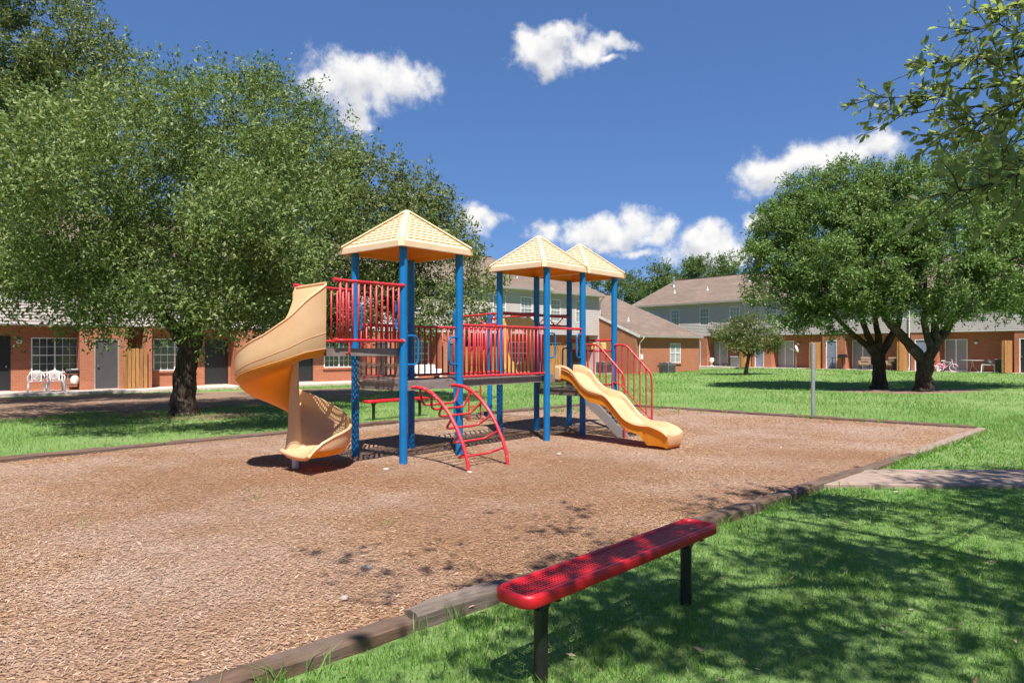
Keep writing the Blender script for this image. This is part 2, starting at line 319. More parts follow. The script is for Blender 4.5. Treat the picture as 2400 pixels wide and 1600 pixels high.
def glass():
    t = NT('window_glass'); t.col(t.ramp(t.noise(.8, 3), [(.3, (.045, .05, .055)), (.7, (.075, .08, .085))])); t.par(.06, 0, .9); M['window_glass'] = t.m
    t = NT('curtained_glass'); co = t.coord(); sep = t.n('ShaderNodeSeparateXYZ', {0: co})
    w = t.n('ShaderNodeTexWave', {'Vector': co, 'Scale': 9., 'Distortion': 1.5, 'Detail': 2.}, bands_direction='X').outputs['Fac']
    t.col(t.ramp(w, [(0, (.21, .215, .22)), (1, (.34, .345, .35))])); t.par(.12, 0, .7); M['curtained_glass'] = t.m
    t = NT('blind_glass'); w = t.n('ShaderNodeTexWave', {'Vector': t.coord(), 'Scale': 4.2, 'Distortion': .3}, bands_direction='X').outputs['Fac']
    t.col(t.ramp(w, [(0, (.30, .30, .30)), (.6, (.43, .43, .43)), (1, (.46, .46, .46))])); t.par(.15, 0, .6); M['blind_glass'] = t.m
    t = NT('clear_bubble'); g = t.n('ShaderNodeBsdfGlossy', {'Roughness': .05}); tp = t.n('ShaderNodeBsdfTransparent', {'Color': (.93, .93, .92)})
    fr = t.n('ShaderNodeFresnel', {'IOR': 1.06}); mx = t.n('ShaderNodeMixShader', {0: fr.outputs[0], 1: tp.outputs[0], 2: g.outputs[0]})
    t.t.links.new(mx.outputs[0], t.out.inputs[0]); M['clear_bubble'] = t.m
glass()

# ---------------------------------------------------------------- geometry helpers
class G:
    """collects vertices and faces of one mesh"""
    def __init__(s): s.v = []; s.f = []
    def add(s, v, f):
        o = len(s.v); s.v += [tuple(p) for p in v]; s.f += [tuple(i + o for i in q) for q in f]; return s
    def box(s, x0, y0, z0, x1, y1, z1):
        return s.add([(x0, y0, z0), (x1, y0, z0), (x1, y1, z0), (x0, y1, z0), (x0, y0, z1), (x1, y0, z1), (x1, y1, z1), (x0, y1, z1)],
                     [(0, 3, 2, 1), (4, 5, 6, 7), (0, 1, 5, 4), (1, 2, 6, 5), (2, 3, 7, 6), (3, 0, 4, 7)])
    def quad(s, a, b, c, d): return s.add([a, b, c, d], [(0, 1, 2, 3)])
    def bar(s, a, b, w, h, up=(0, 0, 1)):
        a, b = Vector(a), Vector(b); d = (b - a).normalized(); up = Vector(up)
        if abs(d.dot(up)) > .99: up = Vector((0, 1, 0))
        r = d.cross(up).normalized() * w / 2; u = r.cross(d).normalized() * h / 2
        return s.add([a - r - u, a + r - u, a + r + u, a - r + u, b - r - u, b + r - u, b + r + u, b - r + u],
                     [(0, 1, 2, 3), (7, 6, 5, 4), (0, 4, 5, 1), (1, 5, 6, 2), (2, 6, 7, 3), (3, 7, 4, 0)])
    def tube(s, pts, r, n=8, cap=True):
        P = [Vector(p) for p in pts]; rs = list(r) if hasattr(r, '__len__') else [r] * len(P)
        T = [(P[min(i + 1, len(P) - 1)] - P[max(i - 1, 0)]).normalized() for i in range(len(P))]
        a = Vector((0, 0, 1)) if abs(T[0].z) < .9 else Vector((1, 0, 0))
        u = T[0].cross(a).normalized(); v = []; f = []
        for i, p in enumerate(P):
            u = (u - T[i] * u.dot(T[i])).normalized(); w = T[i].cross(u)
            for k in range(n):
                an = 2 * math.pi * k / n; v.append(p + (u * math.cos(an) + w * math.sin(an)) * rs[i])
        for i in range(len(P) - 1):
            for k in range(n):
                k2 = (k + 1) % n; f.append((i * n + k, i * n + k2, (i + 1) * n + k2, (i + 1) * n + k))
        if cap: f.append(tuple(range(n - 1, -1, -1))); f.append(tuple((len(P) - 1) * n + k for k in range(n)))
        return s.add(v, f)
    def lathe(s, prof, c=(0, 0, 0), n=16):
        v = []; f = []
        for (r, z) in prof:
            for k in range(n):
                a = 2 * math.pi * k / n; v.append((c[0] + r * math.cos(a), c[1] + r * math.sin(a), c[2] + z))
        for i in range(len(prof) - 1):
            for k in range(n):
                k2 = (k + 1) % n; f.append((i * n + k, i * n + k2, (i + 1) * n + k2, (i + 1) * n + k))
        f.append(tuple(range(n - 1, -1, -1))); f.append(tuple((len(prof) - 1) * n + k for k in range(n)))
        return s.add(v, f)
    def loft(s, rows, close=False):
        m = len(rows[0]); v = [p for r in rows for p in r]; f = []
        for i in range(len(rows) - 1):
            for k in range(m - (0 if close else 1)):
                k2 = (k + 1) % m; f.append((i * m + k, i * m + k2, (i + 1) * m + k2, (i + 1) * m + k))
        return s.add(v, f)
    def perf(s, o, u, v, nu, nv, hole=.62, skip=None):
        """perforated sheet from corner o spanned by vectors u, v with nu x nv holes"""
        o, u, v = Vector(o), Vector(u) / nu, Vector(v) / nv; h = (1 - hole) / 2
        for i in range(nu):
            for j in range(nv):
                if skip and skip((i + .5) / nu, (j + .5) / nv): continue
                b = o + u * i + v * j
                A = [b, b + u, b + u + v, b + v]; B = [b + u * h + v * .5, b + u * .5 + v * h, b + u * (1 - h) + v * .5, b + u * .5 + v * (1 - h)]
                B = [b + u * x + v * y for x, y in ((h, h), (1 - h, h), (1 - h, 1 - h), (h, 1 - h))]
                s.add(A + B, [(0, 1, 5, 4), (1, 2, 6, 5), (2, 3, 7, 6), (3, 0, 4, 7)])
        return s

def round_path(pts, r=.06, n=4):
    """polyline with its corners rounded"""
    P = [Vector(p) for p in pts]; out = [P[0]]
    for i in range(1, len(P) - 1):
        a, b, c = P[i - 1], P[i], P[i + 1]; d1 = (a - b); d2 = (c - b); k = min(r, d1.length * .45, d2.length * .45)
        p, q = b + d1.normalized() * k, b + d2.normalized() * k
        for j in range(n + 1):
            t = j / n; out.append(p * (1 - t) ** 2 + b * 2 * t * (1 - t) + q * t * t)
    return out + [P[-1]]

def link(o, parent=None, **props):
    COL.objects.link(o)
    if parent is not None: o.parent = parent
    for k, v in props.items(): o[k] = v
    return o
def mesh_of(g, name, smooth=False):
    me = bpy.data.meshes.new(name); me.from_pydata(g.v, [], g.f); me.update()
    if smooth: me.shade_smooth()
    return me
def obj(name, g, mat, parent=None, smooth=False, bevel=0, loc=None, **props):
    me = mesh_of(g, name, smooth)
    if mat: me.materials.append(M[mat])
    o = bpy.data.objects.new(name, me); link(o, parent, **props)
    if loc is not None: o.location = loc
    if bevel:
        b = o.modifiers.new('bevel', 'BEVEL'); b.width = bevel; b.segments = 2; b.limit_method = 'ANGLE'; b.angle_limit = R(40)
    if smooth:
        try: me.set_sharp_from_angle(angle=R(42))
        except Exception: pass
    return o
def share(name, me, parent, loc=(0, 0, 0), rot=(0, 0, 0), scale=(1, 1, 1), **props):
    o = bpy.data.objects.new(name, me); link(o, parent, **props); o.location = loc; o.rotation_euler = rot; o.scale = scale; return o
def thing(name, label, cat, loc=(0, 0, 0), rz=0, group=None):
    o = bpy.data.objects.new(name, None); o.empty_display_size = .1; link(o); o.location = loc; o.rotation_euler = (0, 0, rz)
    o['label'] = label; o['category'] = cat
    if group: o['group'] = group
    return o
def big_mesh(name, V, polys, k, mat, parent=None, **props):
    """mesh from numpy arrays; polys is (n, k)"""
    me = bpy.data.meshes.new(name); n = len(polys)
    me.vertices.add(len(V)); me.vertices.foreach_set('co', V.astype(np.float32).ravel())
    me.loops.add(n * k); me.loops.foreach_set('vertex_index', polys.astype(np.int32).ravel())
    me.polygons.add(n); me.polygons.foreach_set('loop_start', np.arange(0, n * k, k, dtype=np.int32))
    me.polygons.foreach_set('loop_total', np.full(n, k, dtype=np.int32))
    me.update(calc_edges=True); me.materials.append(M[mat])
    o = bpy.data.objects.new(name, me); link(o, parent, **props); return o
def at(px, py, Y): return Vector(((px - 1200) / 1598 * Y, Y, H + (818 - py) / 1598 * Y))
def smooth01(a, b, x):
    t = np.clip((x - a) / (b - a), 0, 1); return t * t * (3 - 2 * t)
LU = (.773, .634); RU = (.634, -.773)
def gz(x, y):
    v = (x - 23.3) * .773 + (y - 49.6) * .634
    return .2 * smooth01(-25., -3., v)

# ================================================================ THE SETTING
def vleft(x, y): return -(x + 17.2) * .634 + (y - 28.9) * .773      # distance behind the left facade
_gz0 = gz
def gz(x, y):
    return _gz0(x, y) - .16 * smooth01(-8., -1.6, vleft(x, y)) * (1 - smooth01(2., 14., x - .3 * y + 2))
def waves(x, y, k, seed):
    r = np.random.default_rng(seed); z = 0
    for i in range(7):
        a = r.uniform(0, 6.28); f = k * r.uniform(.6, 2.6); z = z + np.sin((x * np.cos(a) + y * np.sin(a)) * f + r.uniform(0, 6.28)) / 7
    return z

NEAR_R = np.array((9.55, 13.8)); FAR_R = np.array((2.49, 20.07)); FAR_L = np.array((-14.9, 2.1)); NEAR_L = np.array((-8.65, -3.67))
def mulch_uv(x, y):
    """signed distances inside the four sides of the mulch bed (positive = inside)"""
    C = (NEAR_L, NEAR_R, FAR_R, FAR_L); d = []
    for a, b in zip(C, C[1:] + C[:1]):
        t = (b - a) / np.linalg.norm(b - a); d.append(-(t[1] * (x - a[0]) - t[0] * (y - a[1])))
    return np.min(np.array(d), axis=0)
def mulch_z(x, y): return .032 + .016 * waves(x, y, 1.6, 3) + .006 * waves(x, y, 6., 4)
PATH = [(3.62, 8.12), (4.52, 9.12), (30, 8.9), (30, 7.4)]
def in_path(x, y): return (x > 3.6) & (y < 9.12 - .009 * (x - 4.5)) & (y > 8.12 - .028 * (x - 3.6)) & ((y - 8.12) < 1.11 * (x - 3.6) + .02)

def build_ground():
    xs = np.unique(np.concatenate([np.linspace(-900, -60, 8), np.linspace(-60, 70, 131), np.linspace(70, 900, 8)]))
    ys = np.unique(np.concatenate([np.linspace(-600, -12, 6), np.linspace(-12, 90, 103), np.linspace(90, 1500, 8)]))
    X, Y = np.meshgrid(xs, ys); Z = gz(X, Y) + .02 * waves(X, Y, .5, 8) * (mulch_uv(X, Y) < -1.2)
    Z = Z - .03 * smooth01(-.4, .6, mulch_uv(X, Y))
    V = np.stack([X, Y, Z], -1).reshape(-1, 3); nx, ny = len(xs), len(ys)
    i = np.arange(nx * ny).reshape(ny, nx); P = np.stack([i[:-1, :-1], i[:-1, 1:], i[1:, 1:], i[1:, :-1]], -1).reshape(-1, 4)
    o = big_mesh('lawn_ground', V, P, 4, 'lawn', kind='structure'); o.data.shade_smooth()
    # mulch bed
    n, m = 150, 90; u, v = np.meshgrid(np.linspace(0, 1, n), np.linspace(0, 1, m)); u, v = u[..., None], v[..., None]
    W = (NEAR_L * (1 - u) + NEAR_R * u) * (1 - v) + (FAR_L * (1 - u) + FAR_R * u) * v
    V = np.concatenate([W, mulch_z(W[..., 0], W[..., 1])[..., None]], -1).reshape(-1, 3); i = np.arange(n * m).reshape(m, n)
    P = np.stack([i[:-1, :-1], i[:-1, 1:], i[1:, 1:], i[1:, :-1]], -1).reshape(-1, 4)
    o = big_mesh('mulch_bed', V, P, 4, 'mulch', kind='structure'); o.data.shade_smooth()
    # wood chips lying on it
    N = 1500000; U = RNG.random(N)[:, None]; Vv = RNG.random(N)[:, None]
    W = (NEAR_L * (1 - U) + NEAR_R * U) * (1 - Vv) + (FAR_L * (1 - U) + FAR_R * U) * Vv
    x, y = W[:, 0], W[:, 1]
    k = (y > 2.9) & (np.abs(x) < .80 * y + .6) & (RNG.random(N) < np.clip((5.6 / np.maximum(y, .1)) ** 1.5, 0, 1) * 1.0)
    x, y = x[k], y[k]; n = min(len(x), 225000); x, y = x[:n], y[:n]
    sz = np.maximum(1, y / 10) ** .75; l = (.010 + .030 * RNG.random(n) ** 2) * sz; w = RNG.uniform(.004, .008, n) * sz
    a = RNG.normal(.35, .9, n); tl = RNG.normal(0, .18, n); tw = RNG.normal(0, .22, n)
    D = np.stack([np.cos(a), np.sin(a), tl], -1) * l[:, None] / 2; S = np.stack([-np.sin(a), np.cos(a), tw], -1) * w[:, None] / 2
    c = np.stack([x, y, mulch_z(x, y) + .004 + RNG.random(n) * .010], -1)
    V = np.stack([c - D - S * .8, c + D - S, c + D + S * .7, c - D + S], 1).reshape(-1, 3)
    big_mesh('mulch_chips', V, np.arange(4 * n).reshape(n, 4), 4, 'mulch_chip', kind='stuff', label='loose brown and tan wood chips covering the play area', category='wood chips')
    # a few pale stones in the mulch
    for (px, py, s, lab) in ((862, 1330, .035, 'small pale stone in the chips midway between camera and spiral slide'), (808, 1403, .03, 'small pale stone in the chips left of the dark leaf shadow'), (1310, 1065, .04, 'flat pale stone in the chips below the wave slide'), (905, 1100, .045, 'flat pale stone in the chips beside the front blue post'), (1100, 1106, .04, 'pale stone at the foot of the arched red climber')):
        Y = 1.61 * 1598 / (py - 818); p = at(px, py, Y); g = G(); r = random.Random(px)
        g.lathe([(s * .5, -s * .3), (s, 0), (s * .75, s * .4), (s * .2, s * .55)], (0, 0, 0), 7); g.v = [(a * r.uniform(.8, 1.3), b * r.uniform(.7, 1.2), c) for a, b, c in g.v]
        obj('stone', g, 'stone', None, True, loc=(p.x, p.y, float(mulch_z(p.x, p.y)) + .01), label=lab, category='stone', group='stones in the mulch')
    # concrete path with joints
    g = G(); a = [Vector((*p, 0)) for p in PATH]; cuts = [0, .098, .20, .31, .45, .6, .8, 1.0]
    t = thing('concrete_path', 'x', 'path'); del t['label']; del t['category']; t['kind'] = 'structure'
    for c0, c1 in zip(cuts[:-1], cuts[1:]):
        e = .0007
        n0, n1 = a[0].lerp(a[3], c0 + e), a[0].lerp(a[3], c1 - e); f0, f1 = a[1].lerp(a[2], c0 + e), a[1].lerp(a[2], c1 - e)
        q = G(); z = .045; q.add([(*n0.xy, -.1), (*n1.xy, -.1), (*f1.xy, -.1), (*f0.xy, -.1), (*n0.xy, z), (*n1.xy, z), (*f1.xy, z), (*f0.xy, z)],
              [(4, 5, 6, 7), (0, 1, 5, 4), (1, 2, 6, 5), (2, 3, 7, 6), (3, 0, 4, 7)]); obj('slab', q, 'paver', t, bevel=.008)
build_ground()

def grass_blades():
    def make(name, x, y, hgt, wid, bend, label, two=True):
        n = len(x); a = RNG.uniform(0, 6.283, n); b = RNG.uniform(0, 6.283, n); ln = hgt * RNG.uniform(.15, bend, n)
        base = np.stack([x, y, gz(x, y) - .012], -1); S = np.stack([np.cos(a), np.sin(a), 0 * a], -1) * wid[:, None] / 2
        B = np.stack([np.cos(b), np.sin(b), 0 * b], -1) * ln[:, None]; Up = np.array([0, 0, 1.])
        mid = base + B * .32 + Up * (hgt * .58)[:, None]; tip = base + B + Up * hgt[:, None] * .96
        if two:
            V = np.stack([base - S, base + S, mid + S * .8, mid - S * .8, tip + S * .12, tip - S * .12], 1).reshape(-1, 3)
            o = np.arange(n)[:, None] * 6; P = np.concatenate([o + np.array([0, 1, 2, 3]), o + np.array([3, 2, 4, 5])], 1).reshape(-1, 4)
        else:
            V = np.stack([base - S, base + S, tip + S * .25, tip - S * .25], 1).reshape(-1, 3); P = np.arange(4 * n).reshape(n, 4)
        big_mesh(name, V, P, 4, 'grass_blade', kind='stuff', label=label, category='grass')
    # near lawn beside the bench
    N = 1400000; x = RNG.uniform(-2.6, 15, N); y = RNG.uniform(2.5, 17, N); d = mulch_uv(x, y)
    dens = np.clip((4.3 / y) ** 1.7, 0, 1); clump = .62 + .5 * waves(x, y, 9, 21) + .35 * waves(x, y, 3.2, 22)
    side = (x - y) > (NEAR_R[0] - NEAR_R[1]) - .2
    k = (d < -.115) & side & ~in_path(x, y) & (np.abs(x) < .80 * y + .5) & (RNG.random(N) < dens * np.clip(clump, .2, 1)); x, y = x[k], y[k]
    x, y = x[:165000], y[:165000]; n = len(x)
    h = RNG.uniform(.03, .06, n) * (1 + .35 * waves(x, y, 2.2, 31)) * np.maximum(1, y / 9); long = RNG.random(n) < .012; h = np.where(long, h * 2.0, h)
    make('lawn_grass', x, y, h, RNG.uniform(.0035, .0065, n) * np.maximum(1, y / 5.5), .85, 'short green lawn grass in the dappled shade beside the red bench')
    # lawns beyond the bed
    N = 1600000; x = RNG.uniform(-34, 36, N); y = RNG.uniform(7, 58, N); d = mulch_uv(x, y)
    soil = np.hypot(((x + 14.6) * .79 + (y - 21.2) * .613) / 12.8, ((y - 21.2) * .79 - (x + 14.6) * .613) / 6.5) + .35 * waves(x, y, 1.1, 41)
    soil = np.minimum(soil, np.hypot((x - 15.4) / 3.0, (y - 26.6) / 1.6) + .3 * waves(x, y, 1.5, 42))
    side = (x - y) < (NEAR_R[0] - NEAR_R[1]) + .0
    vr = (x - 23.3) * .773 + (y - 49.6) * .634
    k = (d < -.12) & (side | (y > 13)) & (np.abs(x) < .90 * y + 1.5) & (soil > .93) & (vleft(x, y) < -1.25) & (vr < -.7) & (RNG.random(N) < np.clip((15. / y) ** 1.9, 0, 1) * (.55 + .6 * waves(x, y, 1.2, 51)))
    x, y = x[k], y[k]; x, y = x[:165000], y[:165000]; n = len(x)
    h = RNG.uniform(.04, .085, n) * (1 + .5 * waves(x, y, .9, 61)); make('far_grass', x, y, h * (1 + y / 90), RNG.uniform(.006, .012, n) * np.maximum(1, y / 13), .8,
         'sunlit lawn grass beyond the play area', False)
    # fallen leaves on lawn and mulch
    m = 420; x = RNG.uniform(-5, 9, m); y = 3.0 + 11 * RNG.random(m) ** 1.3; a = RNG.uniform(0, 6.28, m); l = RNG.uniform(.018, .035, m); inm = mulch_uv(x, y) > 0
    z = np.where(inm, mulch_z(x, y) + .014, gz(x, y) + .035); D = np.stack([np.cos(a), np.sin(a), RNG.normal(0, .25, m)], -1) * l[:, None]; S = np.stack([-np.sin(a), np.cos(a), RNG.normal(0, .25, m)], -1) * l[:, None] * .42; c = np.stack([x, y, z], -1)
    big_mesh('fallen_leaves', np.stack([c - D, c + S, c + D, c - S], 1).reshape(-1, 3), np.arange(4 * m).reshape(m, 4), 4, 'mulch_chip', kind='stuff', label='dry fallen leaves scattered on the grass and chips', category='leaves')
    # longer tufts along the timbers, and weeds coming up through the chips behind the slide
    xs, ys = [], []
    for (cx, cy, k) in ((1.6, 17.6, 26), (2.6, 18.4, 22), (.9, 18.0, 16), (3.6, 17.6, 14), (-4.2, 6.1, 3), (-2.9, 7.4, 2), (-1.2, 6.4, 2)):
        for i in range(k):
            q = RNG.normal((cx, cy), (.7, .4) if k > 5 else (.25, .2)); n_ = RNG.integers(4, 14); xs.append(q[0] + RNG.normal(0, .04, n_)); ys.append(q[1] + RNG.normal(0, .04, n_))
    for a, b, off in ((NEAR_L, NEAR_R, -.13), (NEAR_L, NEAR_R, -.17), (FAR_R, FAR_L, -.12), (NEAR_R, FAR_R, -.12), (NEAR_R, FAR_R, .12)):
        t = (b - a) / np.linalg.norm(b - a); nrm = np.array([-t[1], t[0]]); L_ = np.linalg.norm(b - a)
        for c in np.random.default_rng(int(abs(off) * 1000) + int(a[0])).uniform(0, L_, int(L_ * 3.0)):
            q = a + t * c + nrm * off; m = RNG.integers(5, 22); xs.append(q[0] + RNG.normal(0, .035, m)); ys.append(q[1] + RNG.normal(0, .03, m))
    x, y = np.concatenate(xs), np.concatenate(ys); k = ~in_path(x, y); x, y = x[k], y[k]; n = len(x)
    make('edge_grass', x, y, RNG.uniform(.05, .15, n), RNG.uniform(.004, .007, n) * np.maximum(1, y / 6), 1.1, 'longer grass tufts growing along the timber edging')
grass_blades()

# timber edging round the mulch: one thing per side, each timber a part
def edging(name, label, a, b, cuts, mats, w=.145, top=(.085,)):
    a, b = np.array(a), np.array(b); d = b - a; L_ = float(np.hypot(*d)); t = d / L_
    root = thing(name, label, 'edging', (a[0], a[1], 0), math.atan2(t[1], t[0]) - math.pi / 2)
    r = random.Random(label)
    for i, (c0, c1) in enumerate(zip(cuts[:-1], cuts[1:])):
        n = max(3, int((c1 - c0) / .16)); rows = []; tp = top[i % len(top)] + r.uniform(-.012, .012); sx = r.uniform(-.012, .012); rot = r.uniform(-.012, .012)
        for k in range(n + 1):
            y = c0 + .008 + (c1 - c0 - .016) * k / n; q = lambda s=.007: r.uniform(-s, s)
            e = .012 if k in (0, n) else 0; h = w / 2 - e; x0 = sx + rot * (y - (c0 + c1) / 2)
            rows.append([(x0 - h + q(), y, -.12), (x0 - h + q(), y, tp - .022 + q()), (x0 - h + .020 + q(), y, tp - e + q(.005)), (x0 + q(), y, tp - e + q(.008)),
                         (x0 + h - .020 + q(), y, tp - e + q(.005)), (x0 + h + q(), y, tp - .022 + q()), (x0 + h + q(), y, -.12)])
        g = G().loft(rows); m = len(rows[0]); g.f += [tuple(range(m)), tuple(range(len(g.v) - 1, len(g.v) - m - 1, -1))]
        obj('timber', g, mats[i % len(mats)], root)
    return root
n0 = NEAR_L; tN = (NEAR_R - NEAR_L) / np.linalg.norm(NEAR_R - NEAR_L); LN = float(np.linalg.norm(NEAR_R - NEAR_L)); tc = lambda X: (X - n0[0]) / tN[0]
edging('timber_edging', 'weathered timber edging running past the red bench in front', NEAR_L, NEAR_R, [0, 3, 6, 8.6, tc(-.60), tc(-.02), tc(1.3), tc(2.45), tc(3.62), tc(4.6), tc(6.05), LN],
       ['timber', 'timber', 'timber', 'timber', 'timber_grey', 'timber', 'timber', 'timber', 'timber', 'timber', 'timber_pale'], .155, (.075, .075, .075, .075, .098, .085, .085, .09, .075, .07, .075))
edging('timber_edging', 'brown timber edging along the right far side of the mulch', NEAR_R + (-.07, .08), FAR_R, [0, 2.4, 4.8, 7.2, 9.35], ['timber'], .14, (.10, .085))
edging('timber_edging', 'brown timber edging behind the slides on the left far side', FAR_R, FAR_L, [0, 2.4, 4.8, 7.2, 9.6, 12, 14.4, 16.8, 19.2, 22, 24.5], ['timber'], .15, (.09, .105))

# ---------------------------------------------------------------- trees
def unit(a): return a / np.maximum(np.linalg.norm(a, axis=-1, keepdims=True), 1e-9)
def leaves(blobs, n, ll, K=12, sprig=.38, shell=4.2, keep=None, droop=.1, wr=.40, seed=1, clump=.5, stray=.08):
    """leaf quads on sprigs spread through the outer part of ellipsoid blobs -> vertex array (n, 4, 3)"""
    r = np.random.default_rng(seed); B = np.array([(*b[0], *(b[1] if hasattr(b[1], '__len__') else (b[1],) * 3)) for b in blobs]); wt = np.prod(B[:, 3:], axis=1) ** .72; wt /= wt.sum()
    S = n // K; bi = r.choice(len(B), S, p=wt); d = unit(r.normal(size=(S, 3)))
    rad = r.random(S) ** (1 / shell) * (1 + .13 * np.sin(d[:, 0] * 7 + bi) + .12 * np.sin(d[:, 1] * 9 + bi * 2.) + .10 * np.sin(d[:, 2] * 8 + bi * 3.))
    c = B[bi, :3] + d * B[bi, 3:] * rad[:, None] * .93
    NC = max(8, int(S / 17)); pick = r.choice(S, NC); ci = np.empty(S, int)          # gather the sprigs into clumps of foliage
    for b in np.unique(bi):
        me_ = np.where(bi == b)[0]; cc = me_[r.choice(len(me_), max(2, len(me_) // 34))]; ci[me_] = cc[r.integers(0, len(cc), len(me_))]
    loose = r.random(S) < stray; cl = clump * (.6 + .8 * ((ci * 7919) % 1000) / 1000)
    cd = unit(r.normal(size=(S, 3))); cd[:, 2] *= .62
    c = np.where(loose[:, None], c, c[ci] + cd * (cl * r.random(S) ** .36)[:, None])
    d = np.where(loose[:, None], d, unit(cd + d[ci] * .5 + np.array([0, 0, .25])))
    sd = unit(d + r.normal(size=(S, 3)) * .55 + np.array([0, 0, .22 - droop]))
    t = r.random((S, K)); sl = sprig * r.uniform(.6, 1.5, S)
    p = c[:, None] + sd[:, None] * (t * sl[:, None])[..., None] + r.normal(size=(S, K, 3)) * .055 * sprig / .38
    p = p.reshape(-1, 3); ax = unit(np.repeat(sd, K, 0) * .75 + r.normal(size=(S * K, 3)) * .75)
    if keep is not None: k = keep(p); p, ax = p[k], ax[k]
    m = len(p); nr = unit(r.normal(size=(m, 3)) * .8 + np.array([0, -.15, .75])); sdv = unit(np.cross(ax, nr)); l = ll * r.uniform(.65, 1.3, m)[:, None]
    up = np.cross(sdv, ax) * l * .10
    return np.stack([p, p + ax * l * .5 + sdv * l * wr / 2 + up, p + ax * l, p + ax * l * .5 - sdv * l * wr / 2 + up], 1)
def tree(name, label, base, blobs, n, ll, mat, limbs, bmat='bark', group=None, seed=1, **kw):
    bx, by = base; root = thing(name, label, 'tree', (bx, by, float(gz(bx, by)) - .03), 0, group); o = np.array(root.location)
    g = G()
    for pts, rs in limbs:
        P = [Vector(p) - root.location for p in pts]; Q = []; q = []
        for i in range(len(P) - 1):                       # subdivide and roughen
            for k in range(4):
                t = k / 4; Q.append(P[i].lerp(P[i + 1], t) + Vector([random.uniform(-1, 1) * rs[i] * .10 for _ in range(3)]) * (0 if i == 0 and k == 0 else 1)); q.append((rs[i] + (rs[i + 1] - rs[i]) * t) * random.uniform(.93, 1.07))
        Q.append(P[-1]); q.append(rs[-1]); g.tube(Q, q, 10)
    obj('trunk', g, bmat, root, True)
    V = leaves(blobs, n, ll, seed=seed, **kw) - o; m = len(V)
    big_mesh('crown', V.reshape(-1, 3), np.arange(4 * m).reshape(m, 4), 4, mat, root); return root
def B(*rows): return [(at(a, b, Y), r) for (a, b, Y, r) in rows]
def limb(Y, pts, rs):
    return [at(p[0], p[1], p[2] if len(p) > 2 else Y) for p in pts], rs

tree('oak_tree', 'large leafy oak with a thick leaning trunk behind the spiral slide', (-8.15, 17.0),
     B((220, 470, 14.6, 1.55), (120, 560, 14, 1.15), (300, 385, 15.2, 1.5), (170, 370, 15.8, 1.5), (480, 340, 15.6, 1.55), (600, 390, 15.6, 1.5), (560, 265, 16.6, 1.25), (450, 245, 17.2, 1.05), (380, 260, 17.2, .9), (650, 245, 18, 1.0), (700, 400, 17.5, 1.5), (770, 335, 18.2, .95), (690, 490, 16, 1.3),
       (500, 615, 13, 1.1), (590, 655, 13.2, .95), (430, 690, 13, .75), (485, 745, 13, .55), (365, 785, 13.2, .40), (640, 590, 13.6, 1.0), (700, 690, 14, .75), (560, 530, 13.6, .9), (190, 650, 13.8, .95), (85, 655, 14.2, .95), (255, 690, 14, .65), (205, 752, 14, .38), (135, 722, 14, .55), (20, 600, 14.5, 1.2),
       (330, 620, 18, 1.4), (400, 610, 18.5, 1.2), (560, 630, 18, 1.5), (250, 610, 18, 1.4), (650, 650, 18, 1.2), (420, 470, 18, 1.9), (300, 700, 17, .8), (400, 720, 17.5, .7), (560, 735, 17, .6), (640, 735, 17.5, .6), (560, 550, 12.4, .75), (120, 520, 12.4, .85), (520, 440, 14, 1.1), (50, 380, 11.4, 1.0), (215, 350, 11.4, .95), (540, 420, 12, .75), (260, 690, 16, 1.0), (420, 690, 17, 1.0), (560, 700, 17, 1.0), (660, 700, 17, .9), (150, 700, 15.5, .75), (720, 720, 18, .8), (520, 185, 17, .35), (410, 190, 17.2, .4), (305, 235, 17, .5), (345, 175, 17.2, .3), (600, 195, 17.6, .4), (710, 235, 18, .4)),
     150000, .10, 'oak_leaf',
     [limb(17, [(431, 984), (430, 965), (432, 920), (434, 870), (448, 805), (462, 740)], [.46, .34, .285, .26, .25, .20]),
      limb(17, [(446, 815), (400, 760), (345, 700), (300, 600), (270, 480), (300, 380)], [.2, .16, .14, .12, .09, .05]),
      limb(17, [(455, 760), (500, 690, 17.2), (560, 600, 17.5), (640, 480, 17.8), (690, 400, 18)], [.18, .15, .12, .09, .04]),
      limb(17, [(462, 745), (455, 620), (470, 480), (450, 330), (440, 210)], [.18, .14, .11, .07, .03]),
      limb(17, [(345, 700), (240, 640), (150, 610)], [.11, .08, .04])], seed=3)
tree('oak_tree', 'tall oak at the left edge whose crown leaves the frame', (-15.9, 20.0),
     B((80, 150, 20, 2.5), (150, 260, 20, 2.2), (20, 330, 20, 2.5), (120, 420, 20, 2.2), (60, 560, 20, 2.2), (120, 60, 20, 1.7), (240, 300, 19.5, 1.2), (-80, 450, 20, 2.6), (220, 100, 20, .9), (250, 160, 19.8, .6), (-110, 200, 20, 2.6),
       (30, 650, 15.6, 1.1), (100, -30, 20.3, 1.7), (60, 60, 19.5, 1.5), (180, 180, 19.4, 1.2), (-60, 600, 16, 1.5), (10, 730, 15.8, .45), (-20, 520, 16.5, 1.6), (-180, 350, 20, 2.2), (290, 210, 19.7, .55)),
     85000, .125, 'oak_leaf_dark',
     [limb(20, [(-70, 955), (-68, 930), (-60, 820), (-40, 690), (-10, 560)], [.5, .36, .3, .27, .22]),
      limb(20, [(-12, 565), (40, 430), (80, 250), (100, 60)], [.2, .15, .1, .04]), limb(20, [(-40, 680), (40, 600), (130, 450), (180, 330)], [.17, .13, .08, .03])], seed=5)
